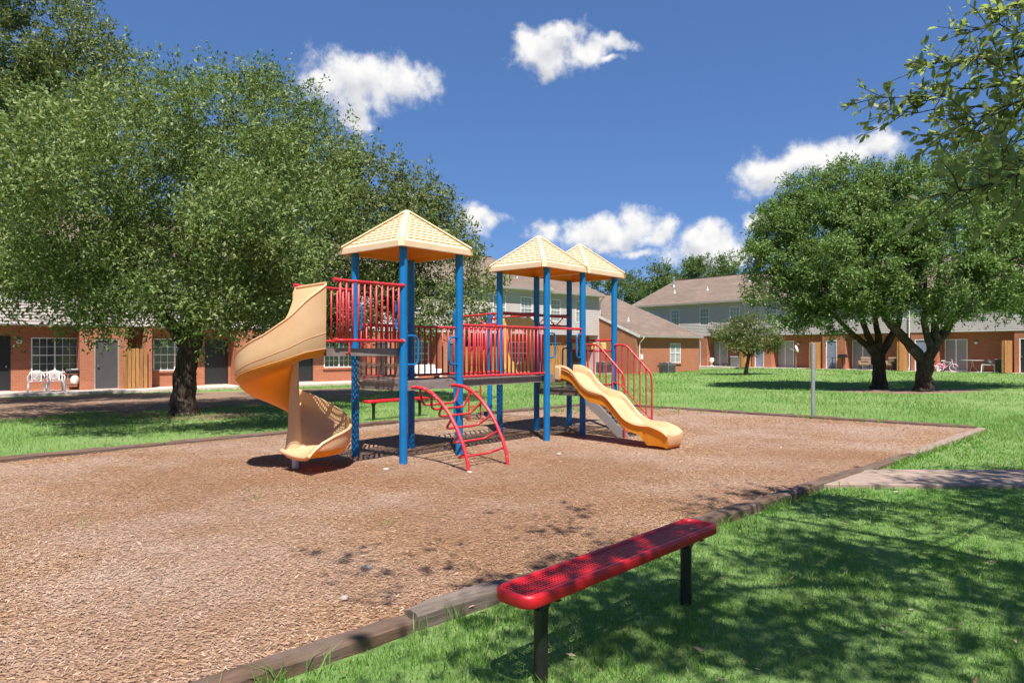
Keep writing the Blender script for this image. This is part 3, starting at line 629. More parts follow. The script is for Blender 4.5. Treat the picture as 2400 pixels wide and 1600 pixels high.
tree('oak_tree', 'spreading oak behind the first yellow canopy, crown thinning to the right', (-8.2, 23.0),
     B((740, 420, 22.5, 1.8), (840, 480, 22, 1.85), (925, 530, 21.5, 1.6), (960, 480, 22, 1.1), (800, 560, 21.5, 2.1), (900, 630, 21, 1.8), (1005, 560, 22, 1.15), (1030, 480, 22, .75), (1035, 650, 21, 1.25), (1090, 690, 21, .8), (1060, 740, 20.8, .6),
       (720, 650, 21, 1.8), (960, 715, 20.5, 1.0), (850, 720, 20.8, 1.2), (1100, 585, 21.5, .38), (760, 740, 21, .9), (660, 480, 22.5, 1.9), (850, 345, 21.5, .45), (905, 400, 21.5, .5), (1000, 420, 22, .4), (1060, 520, 22, .4)),
     80000, .125, 'oak_leaf_dark',
     [limb(23, [(630, 940), (632, 915), (640, 850), (660, 760), (690, 660)], [.42, .3, .26, .23, .2]), limb(22.5, [(690, 660), (760, 560), (830, 470), (880, 400)], [.17, .13, .09, .03]),
      limb(22, [(665, 745), (800, 680), (930, 620), (1020, 570)], [.16, .12, .08, .03]), limb(21.5, [(800, 680), (920, 700), (1040, 690)], [.1, .07, .03])], seed=9)
tree('elm_tree', 'rounded green tree on the lawn, left one of the pair with forked trunks', (15.1, 28.0),
     B((1880, 520, 28, 1.65), (1950, 470, 28, 1.5), (1840, 620, 27.5, 1.3), (1790, 690, 27.4, .55), (1955, 590, 26.8, 2.0), (1890, 705, 27, 1.05), (1815, 540, 28, .85), (2045, 490, 28, 1.8), (2030, 680, 26.3, 1.25), (1960, 745, 26.5, .6), (1835, 740, 27, .4), (2070, 600, 26.5, 1.8), (1800, 610, 27.5, .8), (2010, 440, 28.2, 1.0), (1880, 450, 28.3, .6), (1930, 660, 26.5, 1.4), (1860, 745, 26.8, .5), (1925, 755, 26.6, .45), (2005, 735, 26, .5)),
     120000, .125, 'elm_leaf',
     [limb(28, [(2063, 920), (2062, 905), (2060, 865), (2058, 828)], [.46, .32, .26, .27]), limb(28, [(2056, 835), (2030, 808), (2004, 788), (1950, 735), (1900, 660)], [.16, .13, .11, .08, .04]),
      limb(28, [(2054, 832), (2040, 800), (2030, 775), (2000, 690), (1950, 560)], [.17, .14, .12, .09, .04]), limb(28, [(2060, 832), (2058, 790), (2052, 750), (2050, 600)], [.15, .13, .11, .05]),
      limb(28, [(2062, 835), (2085, 795), (2105, 760), (2120, 690)], [.17, .15, .13, .06])], seed=13, K=13, sprig=.34, clump=.4, stray=.22)
tree('elm_tree', 'taller green tree on the right whose limbs fork low over the lawn', (15.95, 26.4),
     B((2150, 480, 26.5, 1.8), (2250, 430, 27, 1.6), (2285, 370, 27.4, .8), (2200, 390, 27.2, .8), (2230, 600, 25.5, 2.1), (2345, 510, 26, 2.0), (2110, 600, 26, 1.6), (2370, 640, 26, 1.5), (2300, 690, 25.5, 1.1), (2150, 690, 25.5, 1.0), (2450, 450, 26.5, 2.2), (2480, 620, 26.5, 1.8), (2340, 390, 27, 1.0), (2240, 720, 25.3, .7), (2380, 730, 26, .5), (2090, 700, 26, .9), (2130, 430, 26.8, .9), (2420, 560, 26, 1.8), (2290, 715, 25.4, .6), (2365, 700, 25.6, .85), (2440, 710, 26, .8), (2170, 560, 26, 1.5), (2390, 430, 27, 1.5), (2320, 590, 26, 1.5), (2090, 480, 27.5, 1.3), (2200, 725, 25.2, .4)),
     125000, .125, 'elm_leaf',
     [limb(26.4, [(2166, 930), (2166, 912), (2166, 880), (2170, 842)], [.52, .36, .30, .34]), limb(26.4, [(2168, 852), (2127, 802), (2095, 768), (2072, 740), (2060, 660)], [.22, .18, .16, .12, .05]),
      limb(26.4, [(2170, 850), (2194, 806), (2214, 778), (2240, 742), (2290, 640)], [.2, .19, .17, .13, .05]), limb(26.2, [(2172, 845), (2182, 815), (2172, 785), (2166, 755), (2170, 640)], [.14, .14, .13, .11, .05]),
      limb(26.4, [(2196, 805), (2190, 760), (2195, 700), (2210, 560)], [.17, .14, .11, .04])], seed=17, K=13, sprig=.34, clump=.4, stray=.22)
tree('small_tree', 'small round topped tree alone on the lawn before the apartments', (13.9, 40.5),
     B((1750, 775, 40.5, .85), (1710, 795, 40.5, .8), (1790, 790, 40.5, .85), (1745, 805, 40, .7), (1815, 800, 40.5, .5), (1765, 758, 40.5, .5), (1690, 788, 40.5, .42), (1725, 765, 40.5, .5)),
     15000, .12, 'shrub_leaf', [limb(40.5, [(1749, 884), (1749, 868), (1752, 850), (1755, 832)], [.15, .11, .10, .09]), limb(40.5, [(1755, 835), (1738, 822), (1715, 805)], [.07, .05, .03]), limb(40.5, [(1755, 835), (1772, 820), (1795, 800)], [.07, .05, .03]), limb(40.5, [(1755, 834), (1752, 800), (1750, 770)], [.06, .05, .02])], 'bark_thin', seed=19, sprig=.3)
for i, (lab, base, bl, sd_) in enumerate((
    ('dark tree top rising between the two apartment roofs', (14.5, 92), B((1430, 700, 90, 3.6), (1490, 665, 90, 3.2), (1530, 650, 90, 2.4), (1500, 720, 88, 4.2), (1420, 740, 90, 3), (1545, 700, 90, 3)), 23),
    ('tree crown showing above the ridge of the right apartment roof', (26, 96), B((1640, 645, 94, 2.6), (1690, 640, 94, 2.2), (1610, 660, 94, 2.0), (1660, 680, 94, 3.2), (1720, 665, 94, 2.2)), 27),
    ('low treetops just left of the right apartment ridge', (21, 94), B((1575, 685, 93, 2.0), (1600, 690, 93, 2.2), (1560, 705, 93, 2.2)), 29))):
    c = bl[0][0]; tree('background_tree', lab, base, bl, 17000, .36, 'far_leaf', [([Vector((base[0], base[1], -.3)), Vector((base[0], base[1], 3)), Vector((base[0] + .5, base[1], 8))], [.5, .4, .2])], seed=sd_, sprig=1.0, K=14, clump=1.1, group='trees behind the apartments')

# the tree beside the camera: crown overhead to the right, branches hanging into the view
def near_tree():
    base = (6.6, -.4); root = thing('oak_tree', 'overhanging oak branches at the upper right, tree standing out of view', 'tree', (*base, 0)); o = np.array(root.location)
    g = G(); P = [Vector((0, 0, -.05)), Vector((.05, 0, 1.5)), Vector((-.1, .1, 3.2)), Vector((-.4, .5, 4.6))]; g.tube(P, [.42, .33, .3, .24], 12)
    w = lambda x, y, z: Vector((x, y, z)) - root.location
    g.tube([w(6.3, 0, 4.3), w(5.6, 1.6, 4.7), w(5.2, 3.2, 4.6), w(4.9, 4.6, 4.4)], [.16, .09, .05, .03], 8)
    g.tube([w(6.2, .1, 4.6), w(4.6, .6, 6.0), w(3.0, 1.0, 6.8), w(1.2, .6, 7.2)], [.12, .07, .05, .02], 8)
    g.tube([w(6.2, .2, 4.7), w(6.0, 2.0, 6.4), w(5.4, 3.4, 7.4)], [.18, .12, .05], 8); g.tube([w(5.6, .3, 5.2), w(4.0, 2.2, 6.6), w(2.9, 3.0, 7.3)], [.07, .05, .02], 8)
    obj('trunk', g, 'bark', root, True)
    bl = [((3.7, .5, 6.6), 1.8), ((4.0, 2.0, 7.4), 1.3), ((5.4, 2.4, 7.2), 1.8), ((2.1, -.2, 6.8), 1.3), ((7.0, 2.6, 6.8), 2.0), ((6.2, 3.8, 7.8), 1.3), ((7.0, .4, 6.8), 2.2), ((4.9, -.8, 6.4), 1.9), ((7.6, 4.2, 7.8), 1.6), ((.0, .9, 6.9), .3), ((1.25, 2.5, 6.7), .32), ((3.0, -1.2, 6.4), 1.6), ((9.0, 4.0, 7.2), 1.8), ((1.5, .0, 7.0), .8), ((1.3, .15, 6.9), .75), ((1.25, .3, 7.0), .7), ((2.0, .9, 7.1), .7), ((1.0, -1.4, 6.2), .8)]
    bl = [((a[0], a[1], a[2]), b) for a, b in bl]
    def keep(p): return (p[:, 2] > 1.9 + .53 * p[:, 1]) | (p[:, 0] > .80 * p[:, 1] + .5)
    V = leaves(bl, 28000, .15, K=10, sprig=.55, shell=2.5, clump=.5, keep=keep, seed=31)
    # branchlets that reach into the picture
    P4 = []
    r = np.random.default_rng(77)
    def branchlet(pts, rad, dens, ll):
        Q = [Vector((5.2, 4.2, 4.5))] + [at(*p) for p in pts]; Q = [Q[0]] + [Q[i].lerp(Q[i + 1], t) + Vector(r.normal(0, .012, 3)) for i in range(len(Q) - 1) for t in (.33, .66, 1.)]
        tw = G(); tw.tube([q - root.location for q in Q], list(np.linspace(rad, .003, len(Q))), 5)
        for i in range(2, len(Q)):
            d = (Q[i] - Q[i - 1]); nside = 2 if i < len(Q) - 1 else 3
            for s in range(nside):
                sd_ = (d.normalized() + Vector(r.normal(0, .6, 3))).normalized(); ln = r.uniform(.12, .34); e = Q[i] + sd_ * ln + Vector((0, 0, -.02))
                tw.tube([q - root.location for q in (Q[i], Q[i].lerp(e, .5) + Vector(r.normal(0, .01, 3)), e)], [.004, .003, .002], 4, False)
                m = int(dens * r.uniform(.7, 1.3)); t = r.random(m) ** .7
                p = np.array(Q[i])[None] + np.array(e - Q[i])[None] * t[:, None] + r.normal(0, .008, (m, 3)); ax = unit(np.array(sd_)[None] * .7 + r.normal(0, .6, (m, 3)))
                nr = unit(r.normal(0, .7, (m, 3)) + np.array([0, -.3, .7])); sv = unit(np.cross(ax, nr)); l = ll * r.uniform(.6, 1.25, m)[:, None]; up = np.cross(sv, ax) * l * .12
                P4.append(np.stack([p, p + ax * l * .34 + sv * l * .15 + up, p + ax * l * .7 + sv * l * .17 + up, p + ax * l, p + ax * l * .7 - sv * l * .17 + up, p + ax * l * .34 - sv * l * .15 + up], 1))
        obj('branch', tw, 'bark_thin', root, True, kind='stuff')
    for pts, rad, dens, ll in (
        ([(2560, 150, 5.2), (2420, 180, 5.4), (2300, 205, 5.5), (2180, 228, 5.5), (2065, 228, 5.6)], .016, 11, .085),
        ([(2560, 240, 5.2), (2400, 245, 5.4), (2290, 250, 5.5), (2190, 262, 5.5), (2090, 255, 5.6)], .014, 11, .085),
        ([(2560, 120, 5.0), (2430, 130, 5.2), (2330, 140, 5.4), (2230, 150, 5.5), (2180, 148, 5.6)], .012, 10, .085),
        ([(2560, 330, 5.0), (2440, 270, 5.2), (2350, 285, 5.3), (2270, 310, 5.4), (2205, 322, 5.5)], .013, 10, .085),
        ([(2540, 70, 5.0), (2420, 85, 5.2), (2340, 68, 5.3), (2270, 66, 5.4)], .011, 9, .085),
        ([(2540, 10, 5.0), (2440, 10, 5.2), (2390, 8, 5.3), (2355, 28, 5.3)], .011, 9, .085),
        ([(2560, 180, 4.6), (2440, 200, 4.7), (2360, 170, 4.8), (2290, 130, 5.0)], .012, 11, .09),
        ([(2560, 300, 4.7), (2450, 215, 4.8), (2380, 240, 4.9), (2300, 290, 5.0), (2240, 290, 5.1)], .012, 11, .09),
        ([(2560, 420, 3.6), (2450, 395, 3.7), (2380, 405, 3.8), (2310, 435, 3.8), (2250, 450, 3.8)], .012, 9, .09),
        ([(2560, 370, 3.9), (2460, 370, 4.0), (2400, 380, 4.0), (2350, 370, 4.1)], .010, 9, .09),
        ([(2540, 300, 5.0), (2430, 310, 5.1), (2380, 330, 5.2), (2330, 325, 5.2)], .009, 8, .085)): branchlet(pts, rad, dens, ll)
    V = V - o; m = len(V); big_mesh('crown', V.reshape(-1, 3), np.arange(4 * m).reshape(m, 4), 4, 'near_leaf', root)
    W = np.concatenate(P4) - o; m = len(W); big_mesh('leaves', W.reshape(-1, 3), np.arange(6 * m).reshape(m, 6), 6, 'near_leaf', root, kind='stuff')
near_tree()

# ================================================================ PLAY STRUCTURE (local x along the bridge, y away, origin at the front post)
S1, S2 = 1.105, 1.118; X5, X6, X9 = 3.275, 4.38, 5.485; YB = S2 + 2.3
D0, D1, D3 = 1.66, 1.165, .86
PS = thing('play_structure', 'red, blue and yellow playground structure with three canopies and two slides', 'playground', (-1.53, 9.6, 0), .857)

def post(x, y, top=3.1, r=.058):
    g = G().tube([(0, 0, -.1), (0, 0, .9), (0, 0, 1.8), (0, 0, top)], r, 20); p = obj('post', g, 'blue_paint', PS, True, loc=(x, y, 0))
    for z in ():
        pass
    return p
for (x, y) in ((0, 0), (S1, 0), (0, S2), (S1, S2), (X5, 0), (X6, 0), (X9, 0), (X5, S2), (X6, S2), (X9, S2)): post(x, y)
for (x, y) in ((X6, YB), (X9, YB)):
    p = post(x, y, 2.48); obj('post_cap', G().lathe([(.061, -.10), (.063, 0), (.055, .03), (.03, .05)], (0, 0, 2.46), 16), 'blue_paint', p, True)

# decks: perforated sheets in folded rims
def deck(name, x0, x1, y0, y1, z, rim=.105, front=True):
    n = max(4, int((x1 - x0) / .036)); m = max(4, int((y1 - y0) / .036))
    g = G().perf((x0, y0, z), (x1 - x0, 0, 0), (0, y1 - y0, 0), n, m, .56)
    d = obj(name, g, 'brown_coat', PS)
    r = G(); t = .012; f = .035
    r.box(x0, y0 - t, z - rim, x1, y0, z + .003); r.box(x0, y1, z - rim, x1, y1 + t, z + .003); r.box(x0 - t, y0 - t, z - rim, x0, y1 + t, z + .003); r.box(x1, y0 - t, z - rim, x1 + t, y1 + t, z + .003)
    for k in range(1, 3): yy = y0 + (y1 - y0) * k / 3; r.box(x0, yy - .02, z - rim * .8, x1, yy + .02, z - .006)
    obj('deck_rim', r, 'brown_coat', d); b = G()
    for k in range(3):
        xx = x0 + (x1 - x0) * (k + .5) / 3; b.lathe([(.009, -.004), (.009, .003), (.004, .006)], (0, 0, 0), 6)
        b.v[-18:] = [(xx + p[0], y0 - t - p[2] - .004, z - rim / 2 + p[1]) for p in b.v[-18:]]
    obj('bolt', b, 'handle_metal', d, kind='stuff')
    return d
deck('deck', .03, S1 - .03, .03, S2 - .03, D1); deck('deck', X5 + .03, X6 - .03, .03, S2 - .03, D1); deck('deck', X6 + .03, X9 - .03, .03, S2 - .03, D3)
deck('bridge_deck', S1 + .045, X5 - .045, .07, S2 - .07, D1 + .004, .10); deck('slide_deck', -1.12, -.03, .05, S2 - .05, D0, .10)

# perforated risers between deck levels (the larger one with four square windows)
g = G().perf((0, .06, D1), (0, S2 - .12, 0), (0, 0, D0 - D1 - .10), 34, 14, .55, lambda u, v: (.14 < u < .34 or .52 < u < .70 or (.74 < u < .80)) and (.30 < v < .52 or .72 < v < .95))
g.box(-.008, .055, D1 - .1, .012, .09, D0 - .1); g.box(-.008, S2 - .09, D1 - .1, .012, S2 - .055, D0 - .1); obj('riser_panel', g, 'brown_coat', PS)
g = G().perf((X6, .06, D3), (0, S2 - .12, 0), (0, 0, D1 - D3 - .10), 34, 7, .55); g.box(X6 - .008, .055, D3 - .1, X6 + .012, .09, D1 - .1); g.box(X6 - .008, S2 - .09, D3 - .1, X6 + .012, S2 - .055, D1 - .1); obj('riser_panel', g, 'brown_coat', PS)

# guard rails: two pipes, every baluster its own piece
BAL = {}
def baluster_mesh(h, r=.0145):
    k = round(h, 3)
    if k not in BAL:
        me = mesh_of(G().tube([(0, 0, 0), (0, 0, h / 2), (0, 0, h)], r, 8), 'baluster', True); me.materials.append(M['red_paint']); BAL[k] = me
    return BAL[k]
def rail(p0, p1, z0, z1, n, ext=.03, r=.022):
    p0, p1 = Vector((*p0, 0)), Vector((*p1, 0)); d = (p1 - p0).normalized(); g = G()
    low = G()
    for z, g in ((z0, low), (z1, g)):
        g.tube([p0 - d * ext + Vector((0, 0, z)), p0.lerp(p1, .5) + Vector((0, 0, z)), p1 + d * ext + Vector((0, 0, z))], r, 10)
        for e in (p0 - d * ext, p1 + d * ext): g.tube([e + Vector((0, 0, z)) - d * .03, e + Vector((0, 0, z)) + d * .03], r * 1.35, 10)
    o = obj('guard_rail', g, 'red_paint', PS, True); obj('bottom_rail', low, 'red_paint', o, True)
    for k in range(n):
        q = p0.lerp(p1, (k + .5) / n); share('baluster', baluster_mesh(z1 - z0), o, (q.x, q.y, z0))
    return o
rail((S1 + .08, .02), (X5 - .08, .02), 1.225, 2.02, 20); rail((S1 + .08, S2 - .02), (X5 - .08, S2 - .02), 1.225, 2.02, 15)
rail((.08, S2 + .02), (S1 - .08, S2 + .02), 1.225, 2.02, 10)
rail((-.06, -.03), (-1.10, .0), 1.765, 2.54, 11, .02); rail((-.06, S2 + .01), (-1.0, S2 - .02), 1.765, 2.54, 9, .02)
g = G().tube(round_path([(-.93, -.03, 1.74), (-.93, -.03, 1.60), (-.93, .05, 1.585)], .03), .014, 8); obj('rail_bracket', g, 'red_paint', PS, True)
rail((X9, .08), (X9, S2 - .08), .93, 1.83, 0)
def pipe(name, pts, r, mat='red_paint', par=PS, n=10, rr=.06): return obj(name, G().tube(round_path(pts, rr), r, n), mat, par, True)
pipe('cross_bar', [(X5 + .05, .0, 2.025), (X6 - .05, .0, 2.025)], .024)
pipe('cross_bar', [(X5 + .02, S2 + .01, 2.33), (X6 - .02, S2 + .01, 2.33)], .032, 'red_dark'); pipe('cross_bar', [(X6 + .02, S2, 2.33), (X9 - .02, S2, 2.33)], .032, 'red_dark')
for (x, y) in ((X5 + .06, 0), (X6 - .06, 0)): pipe('clamp', [(x, y, 1.99), (x, y, 1.90)], .016)

# yellow drums turning under the rail of the stair tower
for k, yy in enumerate((.26, .50, .74, .96)):
    c = obj('spinner_drum', G().lathe([(.05, 0), (.068, .012), (.068, .13), (.05, .145)], (X9, yy, 1.64), 14), 'yellow_panel', PS, True)
    obj('spindle', G().tube([(X9, yy, 1.60), (X9, yy, 1.82)], .012, 8), 'red_paint', c)
pipe('cross_bar', [(X9, .06, 1.61), (X9, S2 - .06, 1.61)], .018)

# blue grab handles
def handle(px, py, dx, dy, z0, z1, reach=.23):
    a = .05
    pts = [(px + dx * a, py + dy * a, z1), (px + dx * reach, py + dy * reach, z1), (px + dx * reach, py + dy * reach, z0), (px + dx * a, py + dy * a, z0)]
    pipe('grab_handle', pts, .0155, 'blue_paint', PS, 8, .10)
handle(0, 0, 1, -.12, 1.43, 1.84, .25); handle(S1, 0, -1, -.12, 1.42, 1.83, .25); handle(X5, 0, 1, -.1, 1.50, 1.94, .22); handle(X6, 0, -1, -.1, 1.49, 1.93, .22)
handle(0, S2, 0, -1, 1.93, 2.33, .16); handle(0, 0, 0, 1, 1.93, 2.33, .16); handle(X9, S2, -1, 0, 1.24, 1.67, .24)

# yellow panel with the clear bubble window
def bubble_panel():
    x0, x1, z0, z1 = X5 + .065, X6 - .065, 1.215, 2.265; y = S2 - .01; cx, cz, rad = (x0 + x1) / 2, 1.70, .335; n = 64; out = []
    for k in range(n):
        a = 2 * math.pi * k / n; c, s_ = math.cos(a), math.sin(a); w, h = (x1 - x0) / 2, (z1 - z0) / 2; e = 8.
        q = (abs(c) ** e + abs(s_) ** e) ** (-1 / e); out.append(((x0 + x1) / 2 + w * c * q, (z0 + z1) / 2 + h * s_ * q))
    inn = [(cx + rad * math.cos(2 * math.pi * k / n), cz + rad * math.sin(2 * math.pi * k / n)) for k in range(n)]
    ring = lambda P, yy, s=1.: [(p[0], yy, p[1]) for p in P]
    g = G().loft([ring(inn, y + .03), ring(inn, y), ring(out, y), ring(out, y + .03), ring(inn, y + .03)], True); o = obj('bubble_panel', g, 'yellow_panel', PS, True)
    rows = []
    for j in range(8):
        t = j / 7 * math.pi / 2 * .97; rows.append([(cx + rad * math.cos(t) * math.cos(2 * math.pi * k / 32), y + .03 + .26 * math.sin(t), cz + rad * math.cos(t) * math.sin(2 * math.pi * k / 32)) for k in range(32)])
    obj('bubble_window', G().loft(rows, True), 'clear_bubble', o, True)
    g = G()
    for xx in (x0 + .05, x0 + .10): g.bar((xx, y - .006, z0 + .06), (xx, y - .006, z1 - .06), .02, .012, (0, 1, 0))
    obj('panel_rib', g, 'yellow_panel', o)
bubble_panel()

# arched climber
def climber():
    prof = [(-.02, 1.105), (-.12, 1.11), (-.28, 1.095), (-.45, 1.03), (-.62, .92), (-.78, .77), (-.92, .59), (-1.04, .38), (-1.12, .18), (-1.15, -.06)]
    root = obj('arch_climber', G().tube([(.15, y, z) for y, z in prof], .026, 12).tube([(.93, y, z) for y, z in prof], .026, 12), 'red_paint', PS, True)
    P = [Vector((0, y, z)) for y, z in prof]; acc = [0]
    for a, b in zip(P, P[1:]): acc.append(acc[-1] + (b - a).length)
    for k, s_ in enumerate((.16, .42, .68, .94, 1.20, 1.45)):
        i = max(j for j in range(len(P) - 1) if acc[j] <= s_); t = (s_ - acc[i]) / (acc[i + 1] - acc[i]); p = P[i].lerp(P[i + 1], t); d = (P[i + 1] - P[i]).normalized()
        nn = Vector((0, -d.z, d.y)); nn = nn if nn.y > 0 or nn.z < 0 else -nn; nn = Vector((0, d.z, -d.y)) if d.y < 0 and (Vector((0, d.z, -d.y)).z < 0 or False) else nn
        nn = Vector((0, -d.z, d.y)); q = p + nn * .25
        g = G().tube(round_path([(.15, p.y, p.z), (.22, q.y, q.z), (.86, q.y, q.z), (.93, p.y, p.z)], .09, 5), .0165, 10); obj('rung', g, 'red_paint', root, True)
climber()

# overhead horizontal ladder and its access ladder at the back
for x in (X6, X9):
    g = G().tube([(x, S2 + .06, 2.36), (x, (S2 + YB) / 2, 2.40), (x, YB - .06, 2.36)], .024, 10).tube([(x, S2 + .06, 2.14), (x, (S2 + YB) / 2, 2.18), (x, YB - .06, 2.14)], .018, 8)
    n = 8
    for k in range(n):
        y0 = S2 + .1 + (YB - S2 - .2) * k / n; y1 = S2 + .1 + (YB - S2 - .2) * (k + 1) / n; g.tube([(x, y0, 2.15 if k % 2 else 2.37), (x, y1, 2.37 if k % 2 else 2.15)], .012, 6)
    obj('ladder_side', g, 'red_paint', PS, True)
for k in range(7):
    y = S2 + .25 + k * .30; pipe('ladder_rung', [(X6, y, 2.16), (X9, y, 2.16)], .016)
for x in (4.74, 5.12): pipe('access_ladder_side', [(x, YB - .05, -.05), (x, YB - .05, 1.55), (x, YB - .22, 1.75)], .02)
for z in (.35, .68, 1.0, 1.3): pipe('access_ladder_rung', [(4.74, YB - .05, z), (5.12, YB - .05, z)], .014)

# canopies: shell, hip caps and raised shingles
W_SH = .114
def shingle_geo(w=W_SH, l=.088):
    g = G(); g.add([(-w / 2, 0, 0), (w / 2, 0, 0), (w / 2 - .006, l, 0), (-w / 2 + .006, l, 0), (-w / 2 + .008, -.002, .016), (w / 2 - .008, -.002, .016), (w / 2 - .010, l, .002), (-w / 2 + .010, l, .002)],
              [(4, 5, 6, 7), (0, 1, 5, 4), (1, 2, 6, 5), (3, 0, 4, 7), (2, 3, 7, 6)]); return g
SH_ME = mesh_of(shingle_geo(), 'shingle'); SH_ME.materials.append(M['canopy_plastic'])
def canopy(cx, cy, w, z, rise=.56):
    q = lambda r, zz: [(-r, -r, zz), (r, -r, zz), (r, r, zz), (-r, r, zz)]
    g = G().loft([q(.012, .10 + rise), q(w - .03, .115), q(w, .095), q(w, .0), q(w - .028, 0), q(w - .04, .07), q(.03, .07 + rise * .86)], True); g.f.append((0, 1, 2, 3)); k = len(g.v); g.f.append((k - 4, k - 3, k - 2, k - 1))
    c = obj('canopy', g, 'canopy_plastic', PS, bevel=.01, loc=(cx, cy, z)); c.data.materials.append(M['bounce_lit_plastic'])
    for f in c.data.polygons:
        if 16 <= f.index < 24 or f.index == len(c.data.polygons) - 1: f.material_index = 1  # inner faces get the orange with the bounced glow painted in
    for sx, sy in ((-1, -1), (1, -1), (1, 1), (-1, 1)):
        n0 = Vector((sx, sy, 0)); g = G(); a = Vector((sx * .02, sy * .02, .105 + rise)); b = Vector((sx * (w - .005), sy * (w - .005), .105)); s_ = Vector((-sy, sx, 0)) * .032
        up = Vector((0, 0, .022)); e = Vector((sx, sy, 0)) * .004
        g.loft([[a - s_, a - s_ * .55 + up, a + s_ * .55 + up, a + s_], [b - s_, b - s_ * .55 + up, b + s_ * .55 + up, b + s_], [b - s_ + e - Vector((0, 0, .10)), b - s_ * .55 + e * 3 - Vector((0, 0, .10)), b + s_ * .55 + e * 3 - Vector((0, 0, .10)), b + s_ + e - Vector((0, 0, .10))]])
        obj('hip_cap', g, 'canopy_plastic', c)
    el = math.atan2(rise - .012, w - .04); sl = math.hypot(rise, w - .03); hidden = G(); r = random.Random(3)
    for f, ang in enumerate((0, -math.pi / 2, math.pi / 2, math.pi)):       # front faces first
        Rz = Matrix.Rotation(ang, 4, 'Z'); Rx = Matrix.Rotation(el, 4, 'X'); base = Matrix.Translation((0, -(w - .03), .115)); row = 0; y = .035
        while y < sl - .11:
            half = (w - .03) * (1 - (y + .05) / sl) - .055; step = .121; off = (step / 2) if row % 2 else 0
            n = int((half + step) / step) + 1
            for i in range(-n, n + 1):
                xx = i * step + off
                if abs(xx) > half - .012: continue
                Mx = Rz @ base @ Rx @ Matrix.Translation((xx, y, .001))
                if f < 2:
                    o = share('shingle', SH_ME, c); o.matrix_local = Mx
                else:
                    sg = shingle_geo(); hidden.add([Mx @ Vector(p) for p in sg.v], sg.f)
            y += .082; row += 1
    obj('shingles', hidden, 'canopy_plastic', c, kind='stuff')
canopy(S1 / 2, S2 / 2 + .01, .70, 3.075); canopy((X5 + X6) / 2 - .085, S2 / 2, .655, 3.085); canopy((X6 + X9) / 2 + .14, S2 / 2, .655, 3.085)

